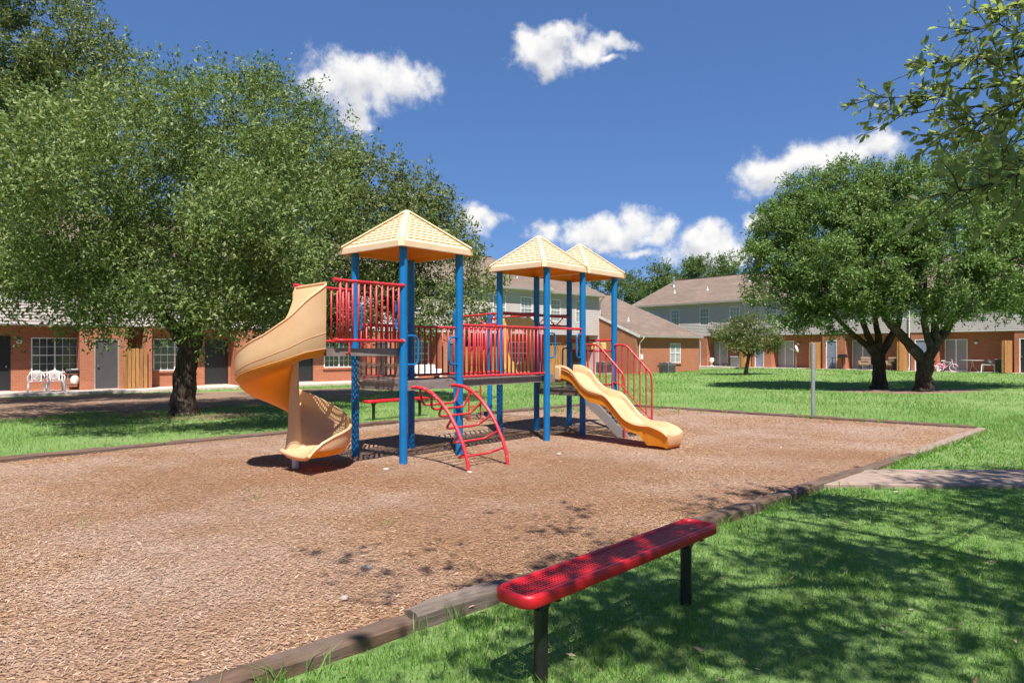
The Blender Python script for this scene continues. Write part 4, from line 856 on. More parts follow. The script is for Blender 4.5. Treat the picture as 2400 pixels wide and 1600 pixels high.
# spiral slide
def spiral():
    ax, ay = -1.17, .89; r0, r1 = .05, .74; T = 364; n = 66
    fl = [(0, 1.60), (20, 1.57), (45, 1.47), (90, 1.31), (135, 1.14), (180, .92), (225, .69), (262, .49), (300, .345), (325, .30), (345, .29), (364, .287)]
    wo = [(0, .90), (18, .74), (36, .56), (60, .43), (90, .37), (140, .345), (200, .33), (255, .33), (298, .31), (330, .28), (350, .24), (364, .17)]
    wi = [(0, .88), (14, .84), (26, .60), (40, .34), (60, .20), (120, .17), (220, .17), (290, .19), (325, .16), (350, .08), (364, .05)]
    it = lambda tb, t: float(np.interp(t, [a for a, _ in tb], [b for _, b in tb]))
    def section(t, off, cut=1.):
        f, ho, hi = it(fl, t), it(wo, t) * cut, it(wi, t) * cut; a = R(-90 - t); P = []
        prof = [(r0 - .03, hi - .02), (r0, hi), (r0 + .03, hi - .015), (r0 + .05, min(.10, hi * .6)), (r0 + .12, .02), (.32, -.015), (.50, -.012), (.62, .03), (r1 - .035, .11 * min(1, ho / .11)), (r1 - .012, max(.12 * min(1, ho / .1), ho * .5)), (r1 - .01, ho - .015), (r1 + .008, ho), (r1 + .03, ho - .02)]
        if off: prof = [(r1 + .018, ho - .03), (r1 + .012, ho * .5), (r1 + .006, .05 * min(1, ho / .1)), (r1 - .05, -.035), (.5, -.06), (.3, -.065), (r0 + .08, -.05), (r0 + .01, .0), (r0 - .03, hi - .04)]
        for (r, z) in prof: P.append((ax + r * math.cos(a), ay + r * math.sin(a), f + z))
        return P
    rows = [section(T * k / n, False) + section(T * k / n, True) for k in range(n + 1)]
    aT = R(-90 - T); hx, hy = math.sin(aT), -math.cos(aT)          # straight run-out past the last turn
    for k in range(1, 6):
        rows.append([(p[0] + hx * .036 * k, p[1] + hy * .036 * k, p[2] - (.006 * max(0, k - 3) ** 2)) for p in section(T, False, 1 - .15 * k) + section(T, True, 1 - .15 * k)])
    n = n + 5
    g = G().loft(rows, True); m = len(rows[0]); g.f.append(tuple(range(m))); g.f.append(tuple(range(n * m + m - 1, n * m - 1, -1)))
    s_ = obj('spiral_slide', g, 'tan_plastic', PS, True); s_.data.materials.append(M['bounce_lit_plastic'])
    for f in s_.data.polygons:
        if f.index < n * m and 15 <= f.index % m < 21: f.material_index = 1  # underside of the chute: warm bounce light painted as orange
    # the two raised seam lines on the outer wall of the entry
    g = G()
    for h in (.05, .22):
        g.tube([(ax + (r1 + .012) * math.cos(R(-90 - t)), ay + (r1 + .012) * math.sin(R(-90 - t)), it(fl, t) + h * it(wo, t) / .9 * 1.2) for t in range(0, 150, 6)], .0042, 5)
    obj('seam', g, 'tan_plastic', s_, True)
    a0, a1 = R(-90 - 384), R(-90 - 398)
    g = G(); z = .278
    g.tube([(ax + hx * .185 + r * math.cos(aT), ay + hy * .185 + r * math.sin(aT), z - .02 + dz) for r, dz in ((.01, .03), (.10, .012), (.35, -.004), (.55, -.004), (.68, .006), (.75, .04))], [.028, .034, .036, .036, .034, .028], 12); obj('exit_lip', g, 'tan_plastic', s_, True)
    # hood: a sail of plastic from the cross edge of the entry down to the outer wall
    hood = []
    for k in range(13):
        s_k = k / 12; rr_ = r1 + (r0 - r1) * s_k; a = R(-90); zt = it(fl, 0) + .90 - .02 * s_k
        A = Vector((ax + rr_ * math.cos(a), ay + rr_ * math.sin(a), zt)); t = 46 * s_k; b = R(-90 - t); Bp = Vector((ax + (r1 - .02) * math.cos(b), ay + (r1 - .02) * math.sin(b), it(fl, t) + it(wo, t) - .02))
        hood.append([tuple(A.lerp(Bp, q / 6) + Vector((0, 0, -.10 * s_k * math.sin(math.pi * q / 6)))) for q in range(7)])
    ho = G().loft(hood); nv = len(ho.v); ho.v += [(x, y, z - .025) for x, y, z in ho.v]; ho.f += [tuple(nv + i for i in reversed(f)) for f in list(ho.f)]; obj('hood', ho, 'tan_plastic', s_, True)
    obj('hood_edge', G().tube([h[0] for h in hood] + [(hood[-1][0][0] - .03, hood[-1][0][1], hood[-1][0][2] - .07), (hood[-1][0][0] - .035, hood[-1][0][1], 1.75)], .022, 8), 'tan_plastic', s_, True)
    # flange joint on the lower bend
    g = G(); t = 296; pr = section(t, True); pr2 = [(ax + (p[0] - ax) * 1.012, ay + (p[1] - ay) * 1.012, p[2] - .006) for p in pr]; g.tube(pr2[:7], .008, 5); obj('flange', g, 'tan_plastic', s_, True)
    g = G().tube([(ax + .02, ay - .0, -.05), (ax + .02, ay, .34)], .05, 18); obj('slide_leg', g, 'galvanised', PS, True)
    g = G().tube([(ax, ay, .30), (ax, ay, .6), (ax, ay, 1.1), (ax, ay, 1.62)], [.12, .085, .065, .055], 16); obj('slide_column', g, 'tan_plastic', s_, True)
spiral()

# wave slide
def wave():
    cx = (X5 + X6) / 2 + .02; hw = .27
    ks = [(a_ * .90, b_) for a_, b_ in [(-.02, 1.175), (.18, 1.17), (.38, 1.09), (.58, .905), (.76, .80), (.95, .765), (1.15, .72), (1.36, .55), (1.56, .385), (1.76, .315), (1.95, .30), (2.15, .31), (2.34, .30), (2.44, .255)]]
    D = np.array([a for a, _ in ks]); Zv = np.array([b for _, b in ks]); n = 56; rows = []
    # smooth cubic through the knots
    def zz(d):
        i = int(np.clip(np.searchsorted(D, d) - 1, 0, len(D) - 2)); h = D[i + 1] - D[i]; t = (d - D[i]) / h
        m = lambda j: (Zv[min(j + 1, len(D) - 1)] - Zv[max(j - 1, 0)]) / (D[min(j + 1, len(D) - 1)] - D[max(j - 1, 0)])
        return (2 * t**3 - 3 * t**2 + 1) * Zv[i] + (t**3 - 2 * t**2 + t) * h * m(i) + (-2 * t**3 + 3 * t**2) * Zv[i + 1] + (t**3 - t**2) * h * m(i + 1)
    for k in range(n + 1):
        d = (-.02 + 2.46 * k / n) * .90; z = zz(d); y = -d; wall = .15 + .03 * math.cos(d * 1.5) - (.10 * max(0, (d - 1.87) / .36) if d > 1.87 else 0); lip = max(0, (d - 2.0) / .22)
        e = .035; sk = -.055 - (.17 * min(1, max(0, (d - 1.69) / .12)) if d < 2.19 else .10); tp = hw * (1 - .10 * lip * lip)
        P = [(-tp - e, wall - .03), (-tp - e + .012, wall), (-tp, wall + .006), (-tp + .018, wall - .012), (-tp + .03, .05), (-tp + .08, .006), (-.08, -.006), (.08, -.006), (tp - .08, .006), (tp - .03, .05), (tp - .018, wall - .012), (tp, wall + .006), (tp + e - .012, wall), (tp + e, wall - .03)]
        P += [(tp + .004, wall - .045), (tp - .004 - .03 * (d > 1.73), sk), (-tp + .004 + .03 * (d > 1.73), sk), (-tp - .004, wall - .045)]
        rows.append([(cx + x, y, z + dz) for x, dz in P])
    g = G().loft(rows, True); m = len(rows[0]); g.f.append(tuple(range(m - 1, -1, -1))); g.f.append(tuple(range(n * m, n * m + m)))
    s_ = obj('wave_slide', g, 'tan_plastic', PS, True); s_.data.materials.append(M['bounce_lit_plastic'])
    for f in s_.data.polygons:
        if f.index < n * m and 14 <= f.index % m < 17: f.material_index = 1  # outer sides and bottom: same orange standing in for bounced light
    g = G()
    for sx in (-1, 1): g.tube([(cx + sx * (hw + .022), -d, zz(d) + .105) for d in np.linspace(.0, 1.8, 40)], .007, 5)
    obj('seam', g, 'tan_plastic', s_, True)
    obj('slide_leg', G().tube([(cx, -2.02, -.05), (cx, -2.02, .14)], .03, 12), 'red_paint', PS, True)
    # entry side wings against the posts
    for sx in (-1, 1):
        g = G(); x = cx + sx * (hw + .02); g.bar((x, .03, 1.22), (x, -.10, 1.21), .05, .24); obj('slide_wing', g, 'tan_plastic', s_, True, bevel=.02)
wave()

# stairs with gray stringers and baluster handrails
def stairs():
    for x in (X6 + .09, (X6 + X9) / 2 - .05, X9 - .07):
        g = G(); t = .012
        P = [(0, D3 - .0), (0, D3 - .24), (-.78, .0), (-1.04, .0)]
        g.add([(x - t, y, z) for y, z in P] + [(x + t, y, z) for y, z in P], [(0, 1, 2, 3), (7, 6, 5, 4), (0, 4, 5, 1), (1, 5, 6, 2), (2, 6, 7, 3), (3, 7, 4, 0)]); obj('stringer', g, 'stringer', PS)
    for k in range(4):
        z = D3 - (k + 1) * .172; y = -.06 - (k) * .20
        g = G().perf((X6 + .105, y - .23, z), (X9 - X6 - .19, 0, 0), (0, .23, 0), 26, 6, .55); g.box(X6 + .105, y - .24, z - .04, X9 - .085, y - .23, z + .002); obj('step', g, 'brown_coat', PS)
    for x in (X6 + .06, X9 - .05):
        pts = round_path([(x, -.05, 1.735), (x, -.30, 1.735), (x, -.86, 1.19), (x, -.88, 1.02), (x, -.88, -.06)], .09, 5)
        o = obj('handrail', G().tube(pts, .020, 10), 'red_paint', PS, True)
        g = G().tube([(x, -.02, .98), (x, -.16, .95), (x, -.86, .30)], .015, 8); obj('lower_rail', g, 'red_paint', o, True)
        for k in range(6):
            y = -.08 - k * .135; zt = 1.735 if y > -.30 else 1.735 - (-.30 - y) * .973; zb = .965 if y > -.16 else .95 - (-.16 - y) * .93
            obj('baluster', G().tube([(x, y, zb), (x, y, zt)], .0145, 8), 'red_paint', o, True)
stairs()

# ================================================================ BENCHES
def bench(label, loc, rz, z=0., L_=1.83, wd=.28, ht=.46, r=.095):
    root = thing('park_bench', label, 'bench', (*loc, z), rz); e = .045
    n, m = 84, 10; g = G()
    def skip(u, v):
        x, y = (u - .5) * (L_ - .05), (v - .5) * (wd - .05); dx, dy = max(0, abs(x) - (L_ / 2 - r)), max(0, abs(y) - (wd / 2 - r)); return math.hypot(dx, dy) > r - .016
    g.perf((-(L_ - .05) / 2, -(wd - .05) / 2, ht - .004), (L_ - .05, 0, 0), (0, wd - .05, 0), n, m, .62, skip); obj('seat', g, 'red_bench', root)
    def ring(ins, zz):
        P = []
        for (cx, cy, a0) in ((1, 1, 0), (-1, 1, 90), (-1, -1, 180), (1, -1, 270)):
            for k in range(9):
                a = R(a0 + 90 * k / 8); P.append((cx * (L_ / 2 - r) + (r - ins) * math.cos(a), cy * (wd / 2 - r) + (r - ins) * math.sin(a), zz))
        return P
    g = G().loft([ring(.034, ht - .003), ring(.028, ht + .004), ring(.010, ht + .006), ring(.002, ht), ring(0, ht - .010), ring(0, ht - .046), ring(.005, ht - .053), ring(.012, ht - .04), ring(.022, ht - .012), ring(.034, ht - .003)], True); obj('seat_rim', g, 'red_bench', root, True)
    for sx in (-1, 1):
        x = sx * (L_ / 2 - .225); leg = obj('leg', G().tube([(x, 0, -.12), (x, 0, ht - .13)], .036, 18).tube([(x, 0, ht - .16), (x, 0, ht - .105)], [.036, .018], 14), 'tube_black', root, True)
        g = G()
        for sy in (-1, 1): g.bar((x, sy * .018, ht - .15), (x, sy * .055, ht - .07), .05, .006, (0, 1, 0)); g.bar((x - .03, sy * .05, ht - .072), (x + .03, sy * .05, ht - .072), .03, .008)
        for s_ in (-1, 1): g.tube([(x + s_ * .012, -.03, ht - .13), (x - s_ * .02, .03, ht - .075)], .005, 5); g.tube([(x + s_ * .028, 0, ht - .16), (x + s_ * .036, 0, ht - .06)], .006, 5)
        g.bar((x, -.12, ht - .062), (x, .12, ht - .062), .035, .006); obj('bracket', g, 'tube_black', leg)
    g = G()
    for y in (-.045, .045): g.bar((-L_ / 2 + .1, y, ht - .03), (L_ / 2 - .1, y, ht - .03), .012, .045)
    obj('stiffener', g, 'red_bench', root)
    return root
bench('red perforated bench on black legs in the foreground grass', (.635, 3.90), R(46.5), 0, 1.88, .25, .495, .07)
bench('distant red bench on the shaded lawn behind the spiral slide', (-2.75, 16.35), math.atan2(1.0, .92))

# steel pole at the far edge of the mulch
P_ = thing('steel_pole', 'bare gray steel pole standing at the far mulch edge', 'pole', (7.26, 16.45, 0)); obj('shaft', G().tube([(0, 0, -.1), (0, 0, .9), (0, 0, 1.76)], .047, 20), 'galvanised', P_, True)
obj('pole_cap', G().lathe([(.05, 0), (.05, .02), (.035, .032), (.001, .035)], (0, 0, 1.76), 20), 'galvanised', P_, True)

# ================================================================ BUILDINGS (local x along the facade, y inwards, z up)
def cells(u0, u1, z0, z1, ops):
    """rectangles of a wall left over round its openings (u0, u1, z0, z1)"""
    cu = sorted({u0, u1, *[o[0] for o in ops], *[o[1] for o in ops]}); out = []
    for a, b in zip(cu[:-1], cu[1:]):
        if b <= u0 or a >= u1: continue
        hit = sorted([o for o in ops if o[0] < b - 1e-6 and o[1] > a + 1e-6], key=lambda o: o[2]); z = z0
        for o in hit:
            if o[2] > z: out.append((a, b, z, o[2]))
            z = max(z, o[3])
        if z < z1: out.append((a, b, z, z1))
    return out
def brick_wall(root, name, u0, u1, z0, z1, y, ops=(), th=.2):
    g = G()
    for (a, b, c, d) in cells(u0, u1, z0, z1, ops): g.box(a, y, c, b, y + th, d)
    return obj(name, g, 'brick', root)
def side_wall(root, name, u, y0, y1, z0, z1, th=.2, mat='brick'): return obj(name, G().box(u, y0, z0, u + th, y1, z1), mat, root)
def lap_siding(root, u0, u1, z0, z1, y, ops=(), ex=.127):
    g = G(); back = G()
    for (a, b, c, d) in cells(u0, u1, z0, z1, ops):
        z = c
        while z < d - 1e-4:
            k = math.floor((z - z0) / ex + 1e-6); top = min(d, z0 + (k + 1) * ex); r0 = z0 + k * ex; f = lambda q: y - .022 * (1 - (q - r0) / ex)
            g.add([(a, f(z), z), (b, f(z), z), (b, f(top), top), (a, f(top), top)], [(0, 1, 2, 3)])
            if abs(z - r0) < 1e-5: g.add([(a, y, z), (b, y, z), (b, f(z), z), (a, f(z), z)], [(0, 1, 2, 3)])
            z = top
        back.box(a, y + .002, c, b, y + .12, d)
    o = obj('siding', g, 'siding', root, kind='stuff'); obj('wall_core', back, 'siding', o); return o
def window(root, u0, u1, z0, z1, y, cols=3, rows=2, glass='curtained_glass', single=False, lites=False, sill=None, cur=None):
    fw = .045; dp = .07; yf = y - .025; g = G()
    g.box(u0, yf, z0, u0 + fw, yf + dp, z1); g.box(u1 - fw, yf, z0, u1, yf + dp, z1); g.box(u0 + fw, yf, z0, u1 - fw, yf + dp, z0 + fw); g.box(u0 + fw, yf, z1 - fw, u1 - fw, yf + dp, z1)
    units = [(u0 + fw, u1 - fw)] if single else [(u0 + fw, (u0 + u1) / 2 - fw * .6), ((u0 + u1) / 2 + fw * .6, u1 - fw)]
    if not single: g.box((u0 + u1) / 2 - fw * .6, yf - .004, z0 + fw, (u0 + u1) / 2 + fw * .6, yf + dp, z1 - fw)
    zm = (z0 + z1) / 2
    for (a, b) in units: g.box(a, yf + .004, zm - .022, b, yf + dp - .004, zm + .022)
    wdw = obj('window', g, 'white_trim', root); mg = G()
    for (a, b) in units:
        for (c, d) in ((z0 + fw, zm - .022), (zm + .022, z1 - fw)):
            for k in range(1, cols): x = a + (b - a) * k / cols; mg.box(x - .009, yf + .022, c, x + .009, yf + .034, d)
            for k in range(1, rows): q = c + (d - c) * k / rows; mg.box(a, yf + .021, q - .009, b, yf + .033, q + .009)
            if lites:
                for i in range(cols):
                    for j in range(rows): x0, x1 = a + (b - a) * i / cols, a + (b - a) * (i + 1) / cols; q0, q1 = c + (d - c) * j / rows, c + (d - c) * (j + 1) / rows; obj('pane', G().box(x0, yf + .036, q0, x1, yf + .042, q1), glass, wdw)
            else: obj('pane', G().box(a, yf + .036, c, b, yf + .042, d), glass, wdw)
    obj('muntins', mg, 'white_trim', wdw)
    if sill: obj('sill', G().box(u0 - .06, y - .07, z0 - .09, u1 + .06, y + .05, z0 - .001), 'brick', wdw)
    return wdw
def door(root, u0, u1, z0, z1, y, mat, frame='white_trim', knob=1, transom=0):
    g = G(); fw = .05; g.box(u0 - fw, y - .02, z0, u0, y + .06, z1 + fw); g.box(u1, y - .02, z0, u1 + fw, y + .06, z1 + fw); g.box(u0, y - .02, z1, u1, y + .06, z1 + fw)
    d = obj('door', G().box(u0, y + .02, z0 + .01, u1, y + .05, z1), mat, root); obj('door_frame', g, frame, d)
    k = u0 + .09 if knob < 0 else u1 - .09; obj('handle', G().lathe([(.012, 0), (.03, .0), (.032, .03), (.01, .04)], (0, 0, 0), 10), 'handle_metal', d, True, loc=(k, y - .02, z0 + .98)).rotation_euler = (R(90), 0, 0)
    obj('threshold', G().box(u0 - fw, y - .08, z0 - .03, u1 + fw, y + .06, z0 + .012), 'concrete', d); return d
def slider(root, u0, u1, z0, z1, y, glass='blind_glass'):
    g = G(); fw = .05; g.box(u0, y - .02, z0, u0 + fw, y + .08, z1); g.box(u1 - fw, y - .02, z0, u1, y + .08, z1); g.box(u0 + fw, y - .02, z1 - fw, u1 - fw, y + .08, z1); g.box(u0 + fw, y - .02, z0, u1 - fw, y + .08, z0 + .06)
    m = (u0 + u1) / 2; g.box(m - .035, y - .01, z0 + .06, m + .035, y + .06, z1 - fw); s_ = obj('sliding_door', g, 'white_trim', root)
    obj('pane', G().box(u0 + fw, y + .03, z0 + .06, m - .035, y + .036, z1 - fw), glass, s_); obj('pane', G().box(m + .035, y + .015, z0 + .06, u1 - fw, y + .021, z1 - fw), glass, s_)
def lamp(root, u, z, y):
    l = obj('wall_lamp', G().lathe([(.03, -.0), (.09, .03), (.11, .09), (.09, .15), (.02, .19)], (0, 0, 0), 14), 'lamp_glass', root, True, loc=(u, y - .10, z)); obj('bracket', G().box(-.05, .05, .16, .05, .10, .24), 'black_metal', l)
def roof(root, u0, u1, ye, yr, yb, ze, zr, gable='siding', rake=.35):
    t = .14; s_ = (zr - ze) / (yr - ye); g = G()
    a, b = u0 - rake, u1 + rake
    g.add([(a, ye, ze), (b, ye, ze), (b, yr, zr), (a, yr, zr), (a, yb, zr - s_ * (yb - yr)), (b, yb, zr - s_ * (yb - yr)), (a, ye, ze - t), (b, ye, ze - t), (b, yr, zr - t), (a, yr, zr - t), (a, yb, zr - s_ * (yb - yr) - t), (b, yb, zr - s_ * (yb - yr) - t)],
          [(0, 1, 2, 3), (3, 2, 5, 4), (7, 6, 9, 8), (8, 9, 10, 11), (0, 6, 7, 1), (4, 5, 11, 10), (1, 7, 8, 2), (2, 8, 11, 5), (6, 0, 3, 9), (9, 3, 4, 10)])
    r = obj('roof', g, 'roof_shingle', root)
    obj('gutter', G().box(a + .02, ye - .11, ze - .15, b - .02, ye - .004, ze - .012), 'gutter', r)
    obj('soffit', G().box(a + .03, ye + .005, ze - .17, b - .03, ye + .62, ze - .143), 'gutter_light', r)
    obj('ridge_cap', G().bar((a, yr, zr + .01), (b, yr, zr + .01), .30, .03), 'roof_shingle', r)
    fg = G()
    for e in (a, b): fg.add([(e - .02, ye - .02, ze - .19), (e + .02, ye - .02, ze - .19), (e - .02, ye - .02, ze - .008), (e + .02, ye - .02, ze - .008), (e - .02, yr, zr - .19), (e + .02, yr, zr - .19), (e - .02, yr, zr - .008), (e + .02, yr, zr - .008)], [(0, 1, 3, 2), (0, 2, 6, 4), (1, 5, 7, 3), (4, 6, 7, 5), (0, 4, 5, 1), (2, 3, 7, 6)])
    obj('fascia', fg, 'gutter_light', r)
    return r
def vent(r, u, y, z, h, rad=.06, cap=True, mat='galvanised'):
    g = G().tube([(u, y, z - .15), (u, y, z + h)], rad, 12).lathe([(rad * 2.2, -.02), (rad * 1.2, .12)], (u, y, z - .02), 12)
    if cap: g.lathe([(rad * 1.1, 0), (rad * 1.7, .02), (rad * 1.7, .12), (rad * .8, .17)], (u, y, z + h), 12)
    obj('roof_vent', g, mat, r, True)
def spout(root, u, y, z0, z1, mat='gutter_light'): obj('downspout', G().tube(round_path([(u, y - .42, z1), (u, y - .42, z1 - .12), (u, y - .05, z1 - .45), (u, y - .05, z0 + .12), (u, y - .2, z0 + .05)], .08), .04, 8), mat, root, True)
def gable_end(root, u, y0, yr, y1, z0, ze, zr, mat='siding', th=.15):
    P = [(y0, z0), (y1, z0), (y1, ze), (yr, zr), (y0, ze)]; n = 5
    return obj('gable_wall', G().add([(u, a, b) for a, b in P] + [(u + th, a, b) for a, b in P], [tuple(range(n - 1, -1, -1)), tuple(range(n, 2 * n))] + [(i, (i + 1) % n, n + (i + 1) % n, n + i) for i in range(n)]), mat, root)

# ---- left apartment block
LB = thing('apartment_building', 'two storey brick and siding apartment block behind the left trees', 'building', (-17.2, 28.9, -.05), math.atan2(.634, .773))
RC = .85; U0 = -17.
wins = [(-2.55, -.92, .72, 2.18), (1.97, 3.75, .72, 2.18), (10.1, 11.8, .72, 2.18), (22.7, 24.2, .72, 2.18), (15.2, 16.6, .72, 2.18)]
doors = [(-4.30, -3.28, .02, 2.18), (4.22, 5.18, .02, 2.12), (8.55, 9.45, .02, 2.12), (-8.6, -7.7, .02, 2.12), (18.9, 19.8, .02, 2.12), (24.6, 25.3, .02, 2.12)]
wall = brick_wall(LB, 'brick_wall', U0, 25.5, -.3, 2.70, RC, wins + doors)
for i, w_ in enumerate(wins): window(LB, *w_, RC, 3, 2, 'window_glass', lites=i < 2, sill=True)
for i, d_ in enumerate(doors): door(LB, *d_, RC, 'door_black', 'door_black', 1 if i == 0 else -1)
def closet(root, u0, u1, du0, du1, mat, top=2.70, y1=RC, ztop=2.08, frame='gutter'):
    brick_wall(root, 'closet_front', u0, u1, -.3, top, 0, [(du0, du1, 0.0, ztop + .04)], .12)
    side_wall(root, 'closet_side', u0, .12, y1, -.3, top, .12); side_wall(root, 'closet_side', u1 - .12, .12, y1, -.3, top, .12); door(root, du0 + .05, du1 - .05, .02, ztop - .03, .02, mat, frame, -1)
closet(LB, -.95, .80, -.44, .48, 'door_grey', ztop=2.10); closet(LB, 5.35, 7.6, 6.2, 7.05, 'door_grey'); closet(LB, 12.2, 14.0, 12.7, 13.5, 'door_grey'); closet(LB, -6.6, -4.9, -6.2, -5.4, 'door_grey')
closet(LB, 16.9, 18.6, 17.3, 18.1, 'door_grey')
brick_wall(LB, 'brick_pier', 1.42, 1.75, -.3, 2.70, 0, th=.5)
lamp(LB, -2.95, 1.92, RC); lamp(LB, 9.8, 1.95, RC)
obj('meter_box', G().box(5.55, -.08, 1.15, 5.72, -.003, 1.45), 'white_trim', LB); obj('outlet', G().box(5.4, -.05, .45, 5.5, -.003, .55), 'black_metal', LB)
ups = [(u, u + .98, 3.55, 5.05) for u in (-14, -10.5, -7, -3.6, -.3, 3.1, 6.6, 10.1, 13.6, 17.1, 20.72, 22.92)]
lap_siding(LB, U0, 25.42, 2.70, 5.50, -.03, ups)
for w_ in ups: window(LB, *w_, -.03, 3, 2, 'curtained_glass', True)
obj('floor_soffit', G().box(U0, -.02, 2.66, 25.4, RC + .1, 2.695), 'gutter_light', LB)
obj('corner_trim', G().box(25.42, -.07, 2.68, 25.50, .6, 5.5), 'white_trim', LB)
lr = roof(LB, U0, 25.15, -.37, 6.4, 13.2, 5.62, 8.45); gable_end(LB, 25.2, .6, 6.4, 12.8, 5.3, 5.7, 8.3)
# recessed right hand bay
b2 = [(25.95, 26.85, 3.55, 5.05), (28.3, 29.2, 3.55, 5.05)]; lap_siding(LB, 25.5, 30.55, 2.70, 5.50, .45, b2)
for w_ in b2: window(LB, *w_, .45, 3, 2, 'curtained_glass', True)
brick_wall(LB, 'brick_wall', 25.5, 30.6, -.3, 2.7, 1.35, [(26.2, 27.7, .75, 2.15), (28.75, 29.65, .02, 2.12)]); window(LB, 26.2, 27.7, .75, 2.15, 1.35, 3, 2, 'window_glass', sill=True); door(LB, 28.75, 29.65, .02, 2.12, 1.35, 'door_black', 'door_black')
lamp(LB, 28.3, 1.95, 1.35)
obj('floor_soffit', G().box(25.5, .46, 2.66, 30.6, 1.5, 2.695), 'gutter_light', LB)
lr2 = roof(LB, 25.9, 30.5, -.0 + .09, 6.4, 12.7, 5.56, 8.22); gable_end(LB, 30.55, .45, 6.4, 12.5, -.3, 5.5, 8.1, 'siding', .12); spout(LB, 30.75, .5, 3.2, 5.5)
for (u, y, h, c) in ((18.6, 3.5, .55, True), (20.2, 5.0, .65, True), (21.0, 5.2, .65, True), (24.0, 1.6, .3, False)): vent(lr, u, y, 5.62 + (y + .37) * .418, h, .08 if c else .04, c)
brick_wall(LB, 'end_wall', U0, U0 + .2, -.3, 5.5, .1, th=12)

# ---- brick wing at the end of it
WG = thing('brick_wing', 'single storey brick wing with a low brown shingle roof and white window', 'building', (-17.2, 28.9, -.05), math.atan2(.634, .773))
wo_ = [(34.25, 35.45, .72, 2.12)]
brick_wall(WG, 'brick_wall', 30.66, 37.7, -.2, 2.62, -3.0, wo_); window(WG, *wo_[0], -3.0, 3, 2, 'curtained_glass', sill=True)
zr_ = 2.66 + .385 * 9.35
gable_end(WG, 30.67, -2.8, 6., 12, -.2, 2.6, zr_ - .25, 'brick', .2); gable_end(WG, 37.5, -2.8, 6., 12, -.2, 2.6, zr_ - .25, 'brick', .2)
wr_ = roof(WG, 30.85, 37.55, -3.26, 6., 15., 2.66, zr_, rake=.22); spout(WG, 30.85, -3.05, .0, 2.55)
vent(wr_, 32.0, 2.2, 2.66 + .385 * 5.55, .8, .09); vent(wr_, 32.6, -.6, 2.66 + .385 * 2.75, .28, .04, False, 'white_trim')
obj('meter_box', G().box(31.05, -3.1, 1.0, 31.22, -3.004, 1.35), 'white_trim', WG); obj('vent_cover', G().lathe([(.05, 0), (.05, .03), (.02, .04)], (0, 0, 0), 8), 'black_metal', WG, loc=(32.9, -3.03, .55)).rotation_euler = (R(90), 0, 0)
obj('plinth', G().box(32.6, -3.12, -.2, 37.75, -3.003, .06), 'concrete', WG)

# ---- right apartment block
RB = thing('apartment_building', 'two storey apartment block with patio doors behind the right hand trees', 'building', (23.3, 49.6, .22), math.atan2(-.773, .634))
RV = 1.0; V0, V1 = -18.5, 17.0
sl = [(-16.6, -15.0), (-10.85, -9.3), (-4.90, -3.45), (.98, 2.45), (6.95, 8.25), (12.9, 14.3)]
brick_wall(RB, 'brick_wall', V0, V1, -.3, 2.56, RV, [(a, b, .0, 2.08) for a, b in sl])
for i, (a, b) in enumerate(sl): slider(RB, a, b, .02, 2.08, RV, 'blind_glass' if i in (1, 2) else 'curtained_glass')
for (a, b, m_) in ((-12.35, -10.66, 'door_blue'), (-6.45, -4.78, 'door_blue'), (-.72, .92, 'door_blue'), (5.25, 6.85, 'door_blue'), (11.0, 12.7, 'door_black')): closet(RB, a, b, a + .25, a + 1.05, m_, 2.56, RV, 2.06, 'white_trim')
for u in (-3.05, 8.75, -14.2, 2.95): lamp(RB, u, 1.75, RV)
rw = [(u, u + .92, 3.42, 4.92) for u in (-17.35, -14.4, -11.35, -8.45, -5.2, -2.0, 1.2, 4.2, 7.4, 10.6, 13.8)]
lap_siding(RB, V0, V1, 2.56, 5.36, -.03, rw)
for w_ in rw: window(RB, *w_, -.03, 3, 2, 'curtained_glass', True)
obj('floor_soffit', G().box(V0, -.02, 2.52, V1, RV + .1, 2.555), 'gutter_light', RB); obj('corner_trim', G().box(V0 - .08, -.08, 2.5, V0 - .003, .1, 5.4), 'white_trim', RB)
rr_ = roof(RB, V0, V1, -.40, 6.5, 13.4, 5.44, 8.30); gable_end(RB, V0, .1, 6.4, 12.9, -.3, 5.3, 8.1, 'siding', .15)
for (u, y, h, c) in ((-17.6, 4.6, .75, True), (-9.3, 4.3, .8, True), (-15.9, 2.5, .3, False), (-12.4, 2.6, .3, False), (-6.6, 2.6, .3, False), (-3.9, 2.7, .3, False), (3, 4, .8, True)): vent(rr_, u, y, 5.44 + (y + .40) * .4145, h, .085 if c else .045, c, 'galvanised' if c else 'white_trim')
spout(RB, -7.0, -.05, 2.6, 5.35); spout(RB, 5.2, -.06, .0, 5.35)

# patios
def slab(name, root_loc, rz, u0, u1, y0, y1, z0, z1, step):
    t = bpy.data.objects.new(name, None); link(t); t.location = root_loc; t.rotation_euler = (0, 0, rz); t['kind'] = 'structure'; u = u0
    while u < u1 - .01:
        e = min(u1, u + step); obj('slab', G().box(u + .006, y0, z0, e - .006, y1, z1), 'patio', t, bevel=.012); u = e
slab('patio_left', LB.location, LB.rotation_euler.z, -17, 25.4, -1.25, RC + .1, -.3, .0, 2.9); slab('patio_bay', LB.location, LB.rotation_euler.z, 25.42, 30.6, -.6, 1.4, -.3, .0, 2.6); slab('patio_right', RB.location, RB.rotation_euler.z, -18.5, 17, -.75, RV + .1, -.4, .0, 2.9)

def onL(u, v, z=0): return (-17.2 + .773 * u - .634 * v, 28.9 + .634 * u + .773 * v, -.05 + z)
def onR(u, v, z=0): return (23.3 + .634 * u + .773 * v, 49.6 - .773 * u + .634 * v, .22 + z)
AL, AR = math.atan2(.634, .773), math.atan2(-.773, .634)

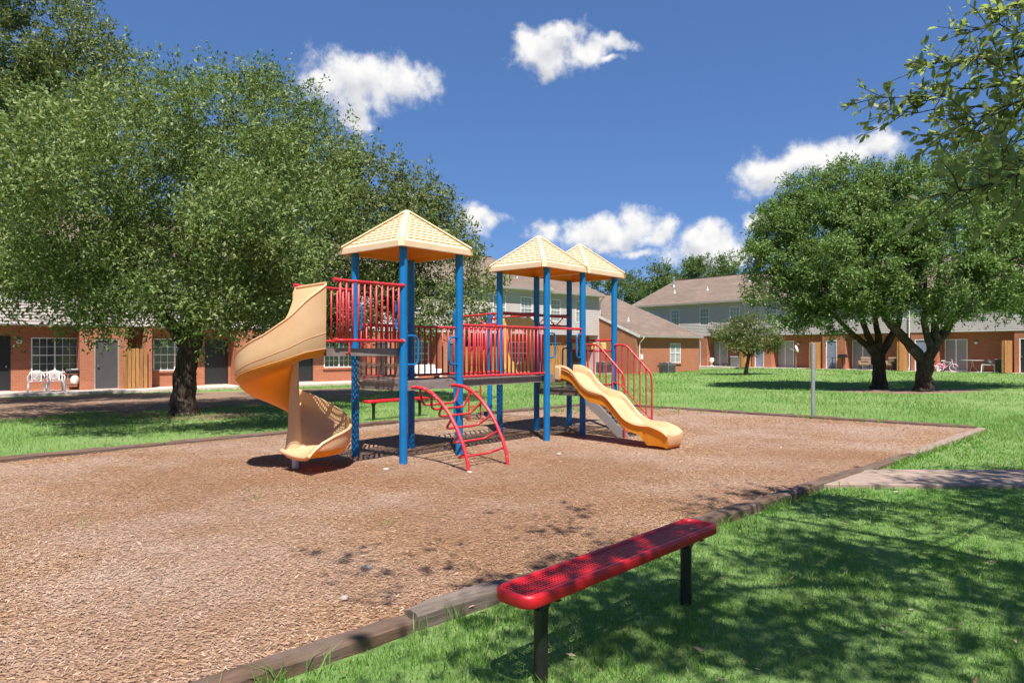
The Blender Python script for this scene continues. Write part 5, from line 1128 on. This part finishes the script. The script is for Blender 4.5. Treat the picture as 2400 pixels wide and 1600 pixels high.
# wooden privacy screens: every picket its own board
def fence(label, loc, rz, length, h=1.95, pw=.135):
    t = thing('wooden_fence', label, 'fence', loc, rz, 'wooden patio screens'); n = int(length / (pw + .022)); r = random.Random(label)
    for k in range(n):
        x = k * (pw + .022); hh = h + r.uniform(-.02, .02)
        obj('picket', G().box(x, -.012 - r.random() * .006, .01, x + pw, .012, hh), 'fence_wood', t, bevel=.004)
    for z in (.35, h - .3): obj('fence_rail', G().box(0, .016, z, length - .02, .056, z + .09), 'fence_wood', t)
    obj('fence_post', G().box(.0, .06, -.1, .09, .15, h - .03), 'fence_wood', t); obj('fence_post', G().box(length - .13, .06, -.1, length - .04, .15, h - .03), 'fence_wood', t)
fence('wooden fence by the grey door left of the oak trunk', onL(.62, -.12), AL, .95, 1.72); fence('wooden fence seen between the two right canopy posts', onL(24.9, -.35), AL, 2.3, 1.95, .13)
fence('wooden fence seen through the bridge balusters', onL(18.3, -.5), AL, 2.6, 1.85)
for lab, u in (('wooden fence behind the small round tree', -6.5), ('wooden fence beside the white dish', -.85), ('wooden fence between the two forked trunks', 5.1), ('wooden fence beside the bin at the right edge', 10.9)):
    fence(lab, onR(u, -1.45), AR + math.pi / 2, 1.45, 1.95)

# ================================================================ THINGS ON THE PATIOS
def plastic_chair(label, loc, rz, group):
    t = thing('plastic_chair', label, 'chair', loc, rz, group); w = .25
    g = G(); g.box(-w, -.22, .40, w, .22, .425); obj('seat', g, 'white_plastic', t, bevel=.02)
    b = G(); n = 9
    pts = [(-w, .20, .42), (-w * 1.08, .26, .62), (-w * .85, .29, .76), (0, .31, .84), (w * .85, .29, .76), (w * 1.08, .26, .62), (w, .20, .42)]
    b.tube(round_path(pts, .1, 4), .022, 6)
    for k in range(7):                                           # fishbone slats
        z = .47 + k * .047; wd = w * (.52 + .03 * k) * (1 if k < 5 else .8); y = .23 + (z - .42) * .16
        for s_ in (-1, 1): b.bar((0, y + .02, z), (s_ * wd, y, z + .05), .014, .022)
    for s_ in (-1, 1): b.bar((s_ * w * .60, .225, .43), (s_ * w * .72, .285, .76), .03, .016)
    obj('backrest', b, 'white_plastic', t, True)
    for s_ in (-1, 1):
        obj('armrest', G().tube(round_path([(s_ * w * 1.08, .25, .62), (s_ * w * 1.14, -.05, .63), (s_ * w * 1.12, -.22, .60), (s_ * w * 1.05, -.22, .42)], .06), .022, 6), 'white_plastic', t, True)
        for sy in (-1, 1): obj('leg', G().bar((s_ * w * .95, sy * .19, .41), (s_ * w * 1.12, sy * .25, 0), .055, .04), 'white_plastic', t, bevel=.01)
plastic_chair('white plastic armchair on the left patio, the one nearer the frame edge', onL(-2.45, -.18), AL - .1, 'white patio chairs'); plastic_chair('white plastic armchair on the left patio, next to the barbecue', onL(-1.80, -.12), AL + .05, 'white patio chairs')
def cart_grill(label, loc, rz):
    t = thing('barbecue_grill', label, 'grill', loc, rz)
    obj('firebox', G().add([(-.26, -.18, .68), (.26, -.18, .68), (.26, .18, .68), (-.26, .18, .68), (-.32, -.23, .80), (.32, -.23, .80), (.32, .23, .80), (-.32, .23, .80)], [(0, 3, 2, 1), (4, 5, 6, 7), (0, 1, 5, 4), (1, 2, 6, 5), (2, 3, 7, 6), (3, 0, 4, 7)]), 'black_metal', t, bevel=.015)
    obj('lid', G().add([(-.32, -.23, .805), (.32, -.23, .805), (.32, .23, .805), (-.32, .23, .805), (-.28, -.15, .90), (.28, -.15, .90), (.28, .17, .90), (-.28, .17, .90)], [(4, 5, 6, 7), (0, 1, 5, 4), (1, 2, 6, 5), (2, 3, 7, 6), (3, 0, 4, 7)]), 'black_metal', t, bevel=.015)
    obj('lid_handle', G().tube(round_path([(-.12, -.19, .87), (-.12, -.26, .87), (.12, -.26, .87), (.12, -.19, .87)], .03), .012, 6), 'white_plastic', t, True); obj('side_shelf', G().box(.34, -.16, .78, .46, .16, .80), 'black_metal', t)
    for s_ in (-1, 1):
        for sy in (-1, 1): obj('leg', G().tube([(s_ * .20, sy * .15, .70), (s_ * .30, sy * .17, .06 if s_ < 0 else .05)], .014, 8), 'silver', t, True)
    obj('cross_brace', G().bar((-.27, 0, .22), (.27, 0, .22), .3, .015), 'black_metal', t); obj('axle', G().tube([(.30, -.24, .075), (.30, .24, .075)], .01, 6), 'silver', t)
    for sy in (-1, 1): obj('wheel', G().lathe([(.02, -.02), (.075, -.02), (.075, .02), (.02, .02)], (0, 0, 0), 16), 'black_metal', t, True, loc=(.30, sy * .22, .075)).rotation_euler = (R(90), 0, 0)
cart_grill('black cart barbecue between the white chairs and the grey door', onL(-1.13, .28), AL)
g = G().lathe([(.10, 0), (.17, .06), (.18, .22), (.12, .36), (.05, .42)], (0, 0, 0), 12); g.v = [(x * (1 + .12 * math.sin(9 * z + x * 20)), y, z) for x, y, z in g.v]
obj('charcoal_bag', g, 'bag', None, True, loc=onL(-1.1, .22, .235), label='pale bag on the shelf under the left barbecue', category='bag')
def ac_unit(label, loc, rz, w=.75, h=.72, mat='ac_grey'):
    t = thing('air_conditioner', label, 'air conditioner', loc, rz, 'condenser units'); obj('pad', G().box(-w / 2 - .08, -w / 2 - .08, -.15, w / 2 + .08, w / 2 + .08, .05), 'concrete', t)
    obj('cabinet', G().box(-w / 2, -w / 2, .052, w / 2, w / 2, .05 + h - .06), mat, t, bevel=.02); obj('top_grille', G().box(-w / 2 - .012, -w / 2 - .012, h - .008, w / 2 + .012, w / 2 + .012, h + .04).lathe([(.30, 0), (.27, .05), (.05, .06)], (0, 0, h + .04), 20), 'ac_slat', t, bevel=.01)
    for k in range(9):
        z = .11 + k * (h - .16) / 9; g = G()
        for (a, b) in (((-w / 2 + .03, -w / 2 - .01), (w / 2 - .03, -w / 2 - .01)), ((-w / 2 - .01, -w / 2 + .03), (-w / 2 - .01, w / 2 - .03))): g.bar((*a, z), (*b, z), .02, .03)
        obj('louvre', g, 'ac_slat', t)
ac_unit('dark air conditioner on the grass below the white wing window', onL(33.0, -3.75, .0), AL, .80, .72); ac_unit('dark air conditioner beside the downspout seen through the stair balusters', onL(29.7, -.9, .02), AL, .75, .75)
def cabinet(label, loc, rz):
    t = thing('storage_cabinet', label, 'cabinet', loc, rz); obj('body', G().box(-.33, -.25, .0, .33, .25, .80), 'ac_grey', t, bevel=.01); obj('top', G().box(-.36, -.28, .803, .36, .28, .84), 'white_plastic', t); obj('door_panel', G().box(-.29, -.268, .06, .29, -.253, .76), 'ac_grey', t, bevel=.006)
cabinet('grey utility cabinet with a pale top left of the small tree', onR(-8.15, .35), AR)
def pot(label, loc):
    o = obj('plant_pot', G().lathe([(.09, 0), (.13, .22), (.145, .22), (.145, .26), (.12, .255)], (0, 0, 0), 14), 'pot', None, True, loc=loc, label=label, category='pot', group='dark pots by the patio door')
for lab, u in (('dark flower pot nearest the leftmost patio door', -9.75), ('middle dark flower pot left of the grey cabinet', -9.15), ('dark flower pot right beside the grey cabinet', -8.75)): pot(lab, onR(u, .2))
def fan(label, loc, rz):
    t = thing('floor_fan', label, 'fan', loc, rz); obj('cage', G().lathe([(.05, -.05), (.20, -.03), (.22, .0), (.20, .03), (.05, .05)], (0, 0, 0), 18), 'white_plastic', t, True, loc=(0, 0, .5)).rotation_euler = (R(90), 0, 0)
    obj('stand', G().tube([(0, 0, .02), (0, 0, .32)], .02, 8).lathe([(.17, 0), (.16, .03), (.03, .05)], (0, 0, .0), 14), 'white_plastic', t, True)
fan('small round white fan standing by the leftmost brick patio wall', onR(-10.35, .25), AR)
def dish(label, loc, rz):
    t = thing('satellite_dish', label, 'satellite dish', loc, rz); obj('mast', G().tube([(0, .04, -.1), (0, .04, 1.55)], .025, 10), 'galvanised', t, True)
    o = obj('reflector', G().lathe([(.005, .05), (.14, .035), (.24, .01), (.29, -.03), (.285, -.035), (.235, .0), (.13, .025), (.004, .04)], (0, 0, 0), 22), 'dish', t, True, loc=(.08, .0, 1.62)); o.rotation_euler = (R(70), 0, R(75)); o.scale = (.85, 1, 1)
    obj('feed_arm', G().tube([(.05, 0, 1.45), (-.36, -.1, 1.60)], .014, 8).lathe([(.03, -.05), (.035, .05)], (-.37, -.1, 1.62), 10), 'silver', t, True)
dish('white satellite dish showing just behind the steel pole', onR(-1.75, -1.9, -.15), AR + .5)
def pedestal_grill(label, loc, rz):
    t = thing('barbecue_grill', label, 'grill', loc, rz); obj('firebox', G().box(-.28, -.2, .82, .28, .2, .98).add([], []), 'black_metal', t, bevel=.03); obj('lid', G().box(-.27, -.19, .985, .27, .19, 1.07), 'black_metal', t, bevel=.05)
    obj('stand', G().tube([(0, 0, .0), (0, 0, .82)], .03, 10).bar((-.22, 0, .03), (.22, 0, .03), .05, .05), 'black_metal', t); obj('side_table', G().box(-.78, -.18, .80, -.31, .18, .83), 'black_metal', t); obj('table_leg', G().tube([(-.72, 0, .0), (-.72, 0, .80)], .02, 8).bar((-.9, 0, .03), (-.55, 0, .03), .3, .05), 'black_metal', t)
pedestal_grill('black grill with a side table by the blue storage door', onR(.85, -.25), AR)
def armchair(label, loc, rz, group):
    t = thing('patio_armchair', label, 'chair', loc, rz, group); obj('seat', G().box(-.30, -.30, .30, .30, .28, .46), 'brown_fabric', t, bevel=.05); obj('backrest', G().box(-.31, .20, .47, .31, .36, .88), 'brown_fabric', t, bevel=.07)
    for s_ in (-1, 1):
        obj('armrest', G().box(s_ * .31 - .05, -.28, .34, s_ * .31 + .05, .22, .62), 'brown_fabric', t, bevel=.04)
        for sy in (-1, 1): obj('leg', G().tube([(s_ * .26, sy * .24, .31), (s_ * .28, sy * .26, 0)], .025, 8), 'black_metal', t)
armchair('brown patio armchair left of the forked trunk', onR(2.35, -.2), AR + .2, 'brown armchairs'); armchair('brown patio armchair between the forked trunk and the black stove', onR(4.0, -.15), AR - .2, 'brown armchairs')
def stove(label, loc, rz):
    t = thing('smoker_grill', label, 'grill', loc, rz); obj('body', G().box(-.24, -.2, .12, .24, .2, .66), 'black_metal', t, bevel=.03); obj('lid', G().lathe([(.28, 0), (.26, .10), (.12, .18), (.03, .2)], (0, 0, .665), 18), 'black_metal', t, True); obj('shelf', G().box(-.3, -.34, .60, .3, -.21, .63), 'fence_wood', t)
    for s_ in (-1, 1): obj('wheel', G().lathe([(.02, -.02), (.09, -.02), (.09, .02), (.02, .02)], (0, 0, 0), 14), 'black_metal', t, True, loc=(s_ * .25, -.1, .09)).rotation_euler = (0, R(90), 0)
    for s_ in (-1, 1): obj('knob', G().lathe([(.03, 0), (.02, .03)], (0, 0, 0), 8), 'silver', t, True, loc=(s_ * .1, -.2, .5)).rotation_euler = (R(90), 0, 0)
stove('black upright smoker beside the fence between the trunks', onR(4.55, -.2), AR)
def wheel_ring(r, t): return G().tube([(r * math.cos(a), 0, r * math.sin(a)) for a in np.linspace(0, 2 * math.pi, 25)], t, 6, False)
def wagon(label, loc, rz):
    t = thing('toy_wagon', label, 'toy wagon', loc, rz); obj('tray', G().add([(-.50, -.2, .2), (.5, -.2, .2), (.5, .2, .2), (-.5, .2, .2), (-.56, -.25, .40), (.56, -.25, .40), (.56, .25, .40), (-.56, .25, .40)], [(0, 3, 2, 1), (4, 5, 6, 7), (0, 1, 5, 4), (1, 2, 6, 5), (2, 3, 7, 6), (3, 0, 4, 7)]), 'pink', t, bevel=.03)
    for sx in (-.38, .38):
        for sy in (-.23, .23): w = obj('wheel', G().lathe([(.02, -.025), (.12, -.025), (.12, .025), (.02, .025)], (0, 0, 0), 16), 'black_metal', t, True, loc=(sx, sy, .12)); w.rotation_euler = (R(90), 0, 0); obj('hub', G().lathe([(.06, -.03), (.06, .03)], (0, 0, 0), 12), 'white_plastic', w)
    obj('pull_handle', G().tube(round_path([(-.55, 0, .25), (-.70, 0, .7), (-.62, 0, .72)], .04), .012, 6), 'white_plastic', t, True)
wagon('pink red toy wagon behind the right forked trunk', onR(6.85, -.35), AR)
def bike(label, loc, rz):
    t = thing('childs_bicycle', label, 'bicycle', loc, rz); r = .235
    for x in (-.38, .38):
        w = obj('wheel', wheel_ring(r, .022), 'pale_pink', t, True, loc=(x, 0, r + .02)); g = G()
        for k in range(8): a = k * math.pi / 4; g.tube([(0, 0, 0), (r * math.cos(a), 0, r * math.sin(a))], .005, 4)
        obj('spokes', g, 'silver', w)
    obj('frame', G().tube([(-.38, 0, .255), (-.08, 0, .25), (.28, 0, .62)], .016, 8).tube([(-.38, 0, .255), (-.16, 0, .58), (.28, 0, .60)], .014, 8).tube([(-.08, 0, .25), (-.18, 0, .66)], .014, 8).tube([(.38, 0, .255), (.27, 0, .78)], .016, 8), 'pale_pink', t, True)
    obj('saddle', G().box(-.30, -.05, .66, -.08, .05, .71), 'white_plastic', t, bevel=.02); obj('handlebar', G().tube(round_path([(.22, -.22, .80), (.27, 0, .78), (.22, .22, .80)], .05), .014, 6), 'silver', t, True)
    obj('pedal', G().tube([(-.08, -.12, .20), (-.08, .12, .30)], .015, 6), 'black_metal', t)
bike('small pink childs bicycle in front of the right patio door', onR(7.55, -.5), AR + .25)
def stool(label, loc, rz, w=.22, h=.42):
    t = thing('white_stool', label, 'stool', loc, rz, 'white stools'); obj('top', G().box(-w, -w * .8, h - .03, w, w * .8, h), 'white_plastic', t, bevel=.02)
    for sx in (-1, 1):
        for sy in (-1, 1): obj('leg', G().bar((sx * w * .9, sy * w * .7, h - .03), (sx * w, sy * w * .8, 0), .045, .045), 'white_plastic', t, bevel=.01)
stool('low white plastic stool before the toy wagon', onR(7.0, -.85), AR, .18, .36); stool('white plastic side table beside the dark bin', onR(9.9, -.75), AR + .1, .34, .50)
def table(label, loc, rz):
    t = thing('patio_table', label, 'table', loc, rz); obj('table_top', G().lathe([(.60, 0), (.61, .01), (.61, .03), (.59, .035)], (0, 0, .72), 28), 'table_metal', t, True)
    for k in range(3): a = k * 2.094 + .3; c, s_ = math.cos(a), math.sin(a); obj('leg', G().tube([(.02 * c, .02 * s_, .70), (.06 * c, .06 * s_, .35), (.32 * c, .32 * s_, .02)], .018, 8), 'table_metal', t, True)
table('round metal patio table before the right patio wall', onR(8.95, -.45), AR)
def kettle(label, loc):
    t = thing('kettle_grill', label, 'grill', loc); obj('bowl', G().lathe([(.05, 0), (.18, .03), (.27, .14)], (0, 0, 0), 18), 'black_metal', t, True); obj('lid', G().lathe([(.275, .145), (.22, .22), (.10, .27), (.02, .28)], (0, 0, 0), 18), 'black_metal', t, True); obj('lid_handle', G().tube([(-.05, 0, .29), (.05, 0, .29)], .012, 6), 'handle_metal', t)
kettle('small black kettle grill on the white side table', onR(9.9, -.75, .5))
def bin_(label, loc, rz):
    t = thing('trash_bin', label, 'bin', loc, rz); obj('body', G().add([(-.20, -.2, .02), (.20, -.2, .02), (.20, .2, .02), (-.2, .2, .02), (-.26, -.26, .78), (.26, -.26, .78), (.26, .26, .78), (-.26, .26, .78)], [(0, 3, 2, 1), (4, 5, 6, 7), (0, 1, 5, 4), (1, 2, 6, 5), (2, 3, 7, 6), (3, 0, 4, 7)]), 'bin', t, bevel=.02); obj('lid', G().box(-.28, -.29, .785, .28, .27, .83), 'ac_grey', t, bevel=.02); obj('grip', G().bar((-.2, -.30, .76), (.2, -.30, .76), .03, .03), 'bin', t)
bin_('dark trash bin against the wooden fence at the right edge', onR(10.45, -.45), AR)
# pale garden seats seen through the back balusters of the first tower
def garden_set():
    t = thing('garden_sofa', 'pale cushioned patio sofa seen through the tower balusters', 'sofa', onL(15.7, -.35), AL); obj('seat', G().box(-.75, -.3, .2, .75, .3, .42), 'white_plastic', t, bevel=.06); obj('backrest', G().box(-.75, .2, .43, .75, .38, .82), 'dish', t, bevel=.07)
    for s_ in (-1, 1): obj('armrest', G().box(s_ * .8 - .08, -.32, .1, s_ * .8 + .08, .36, .58), 'dish', t, bevel=.05); obj('leg', G().box(s_ * .7 - .05, -.2, 0, s_ * .7 + .05, .2, .2), 'black_metal', t)
garden_set()
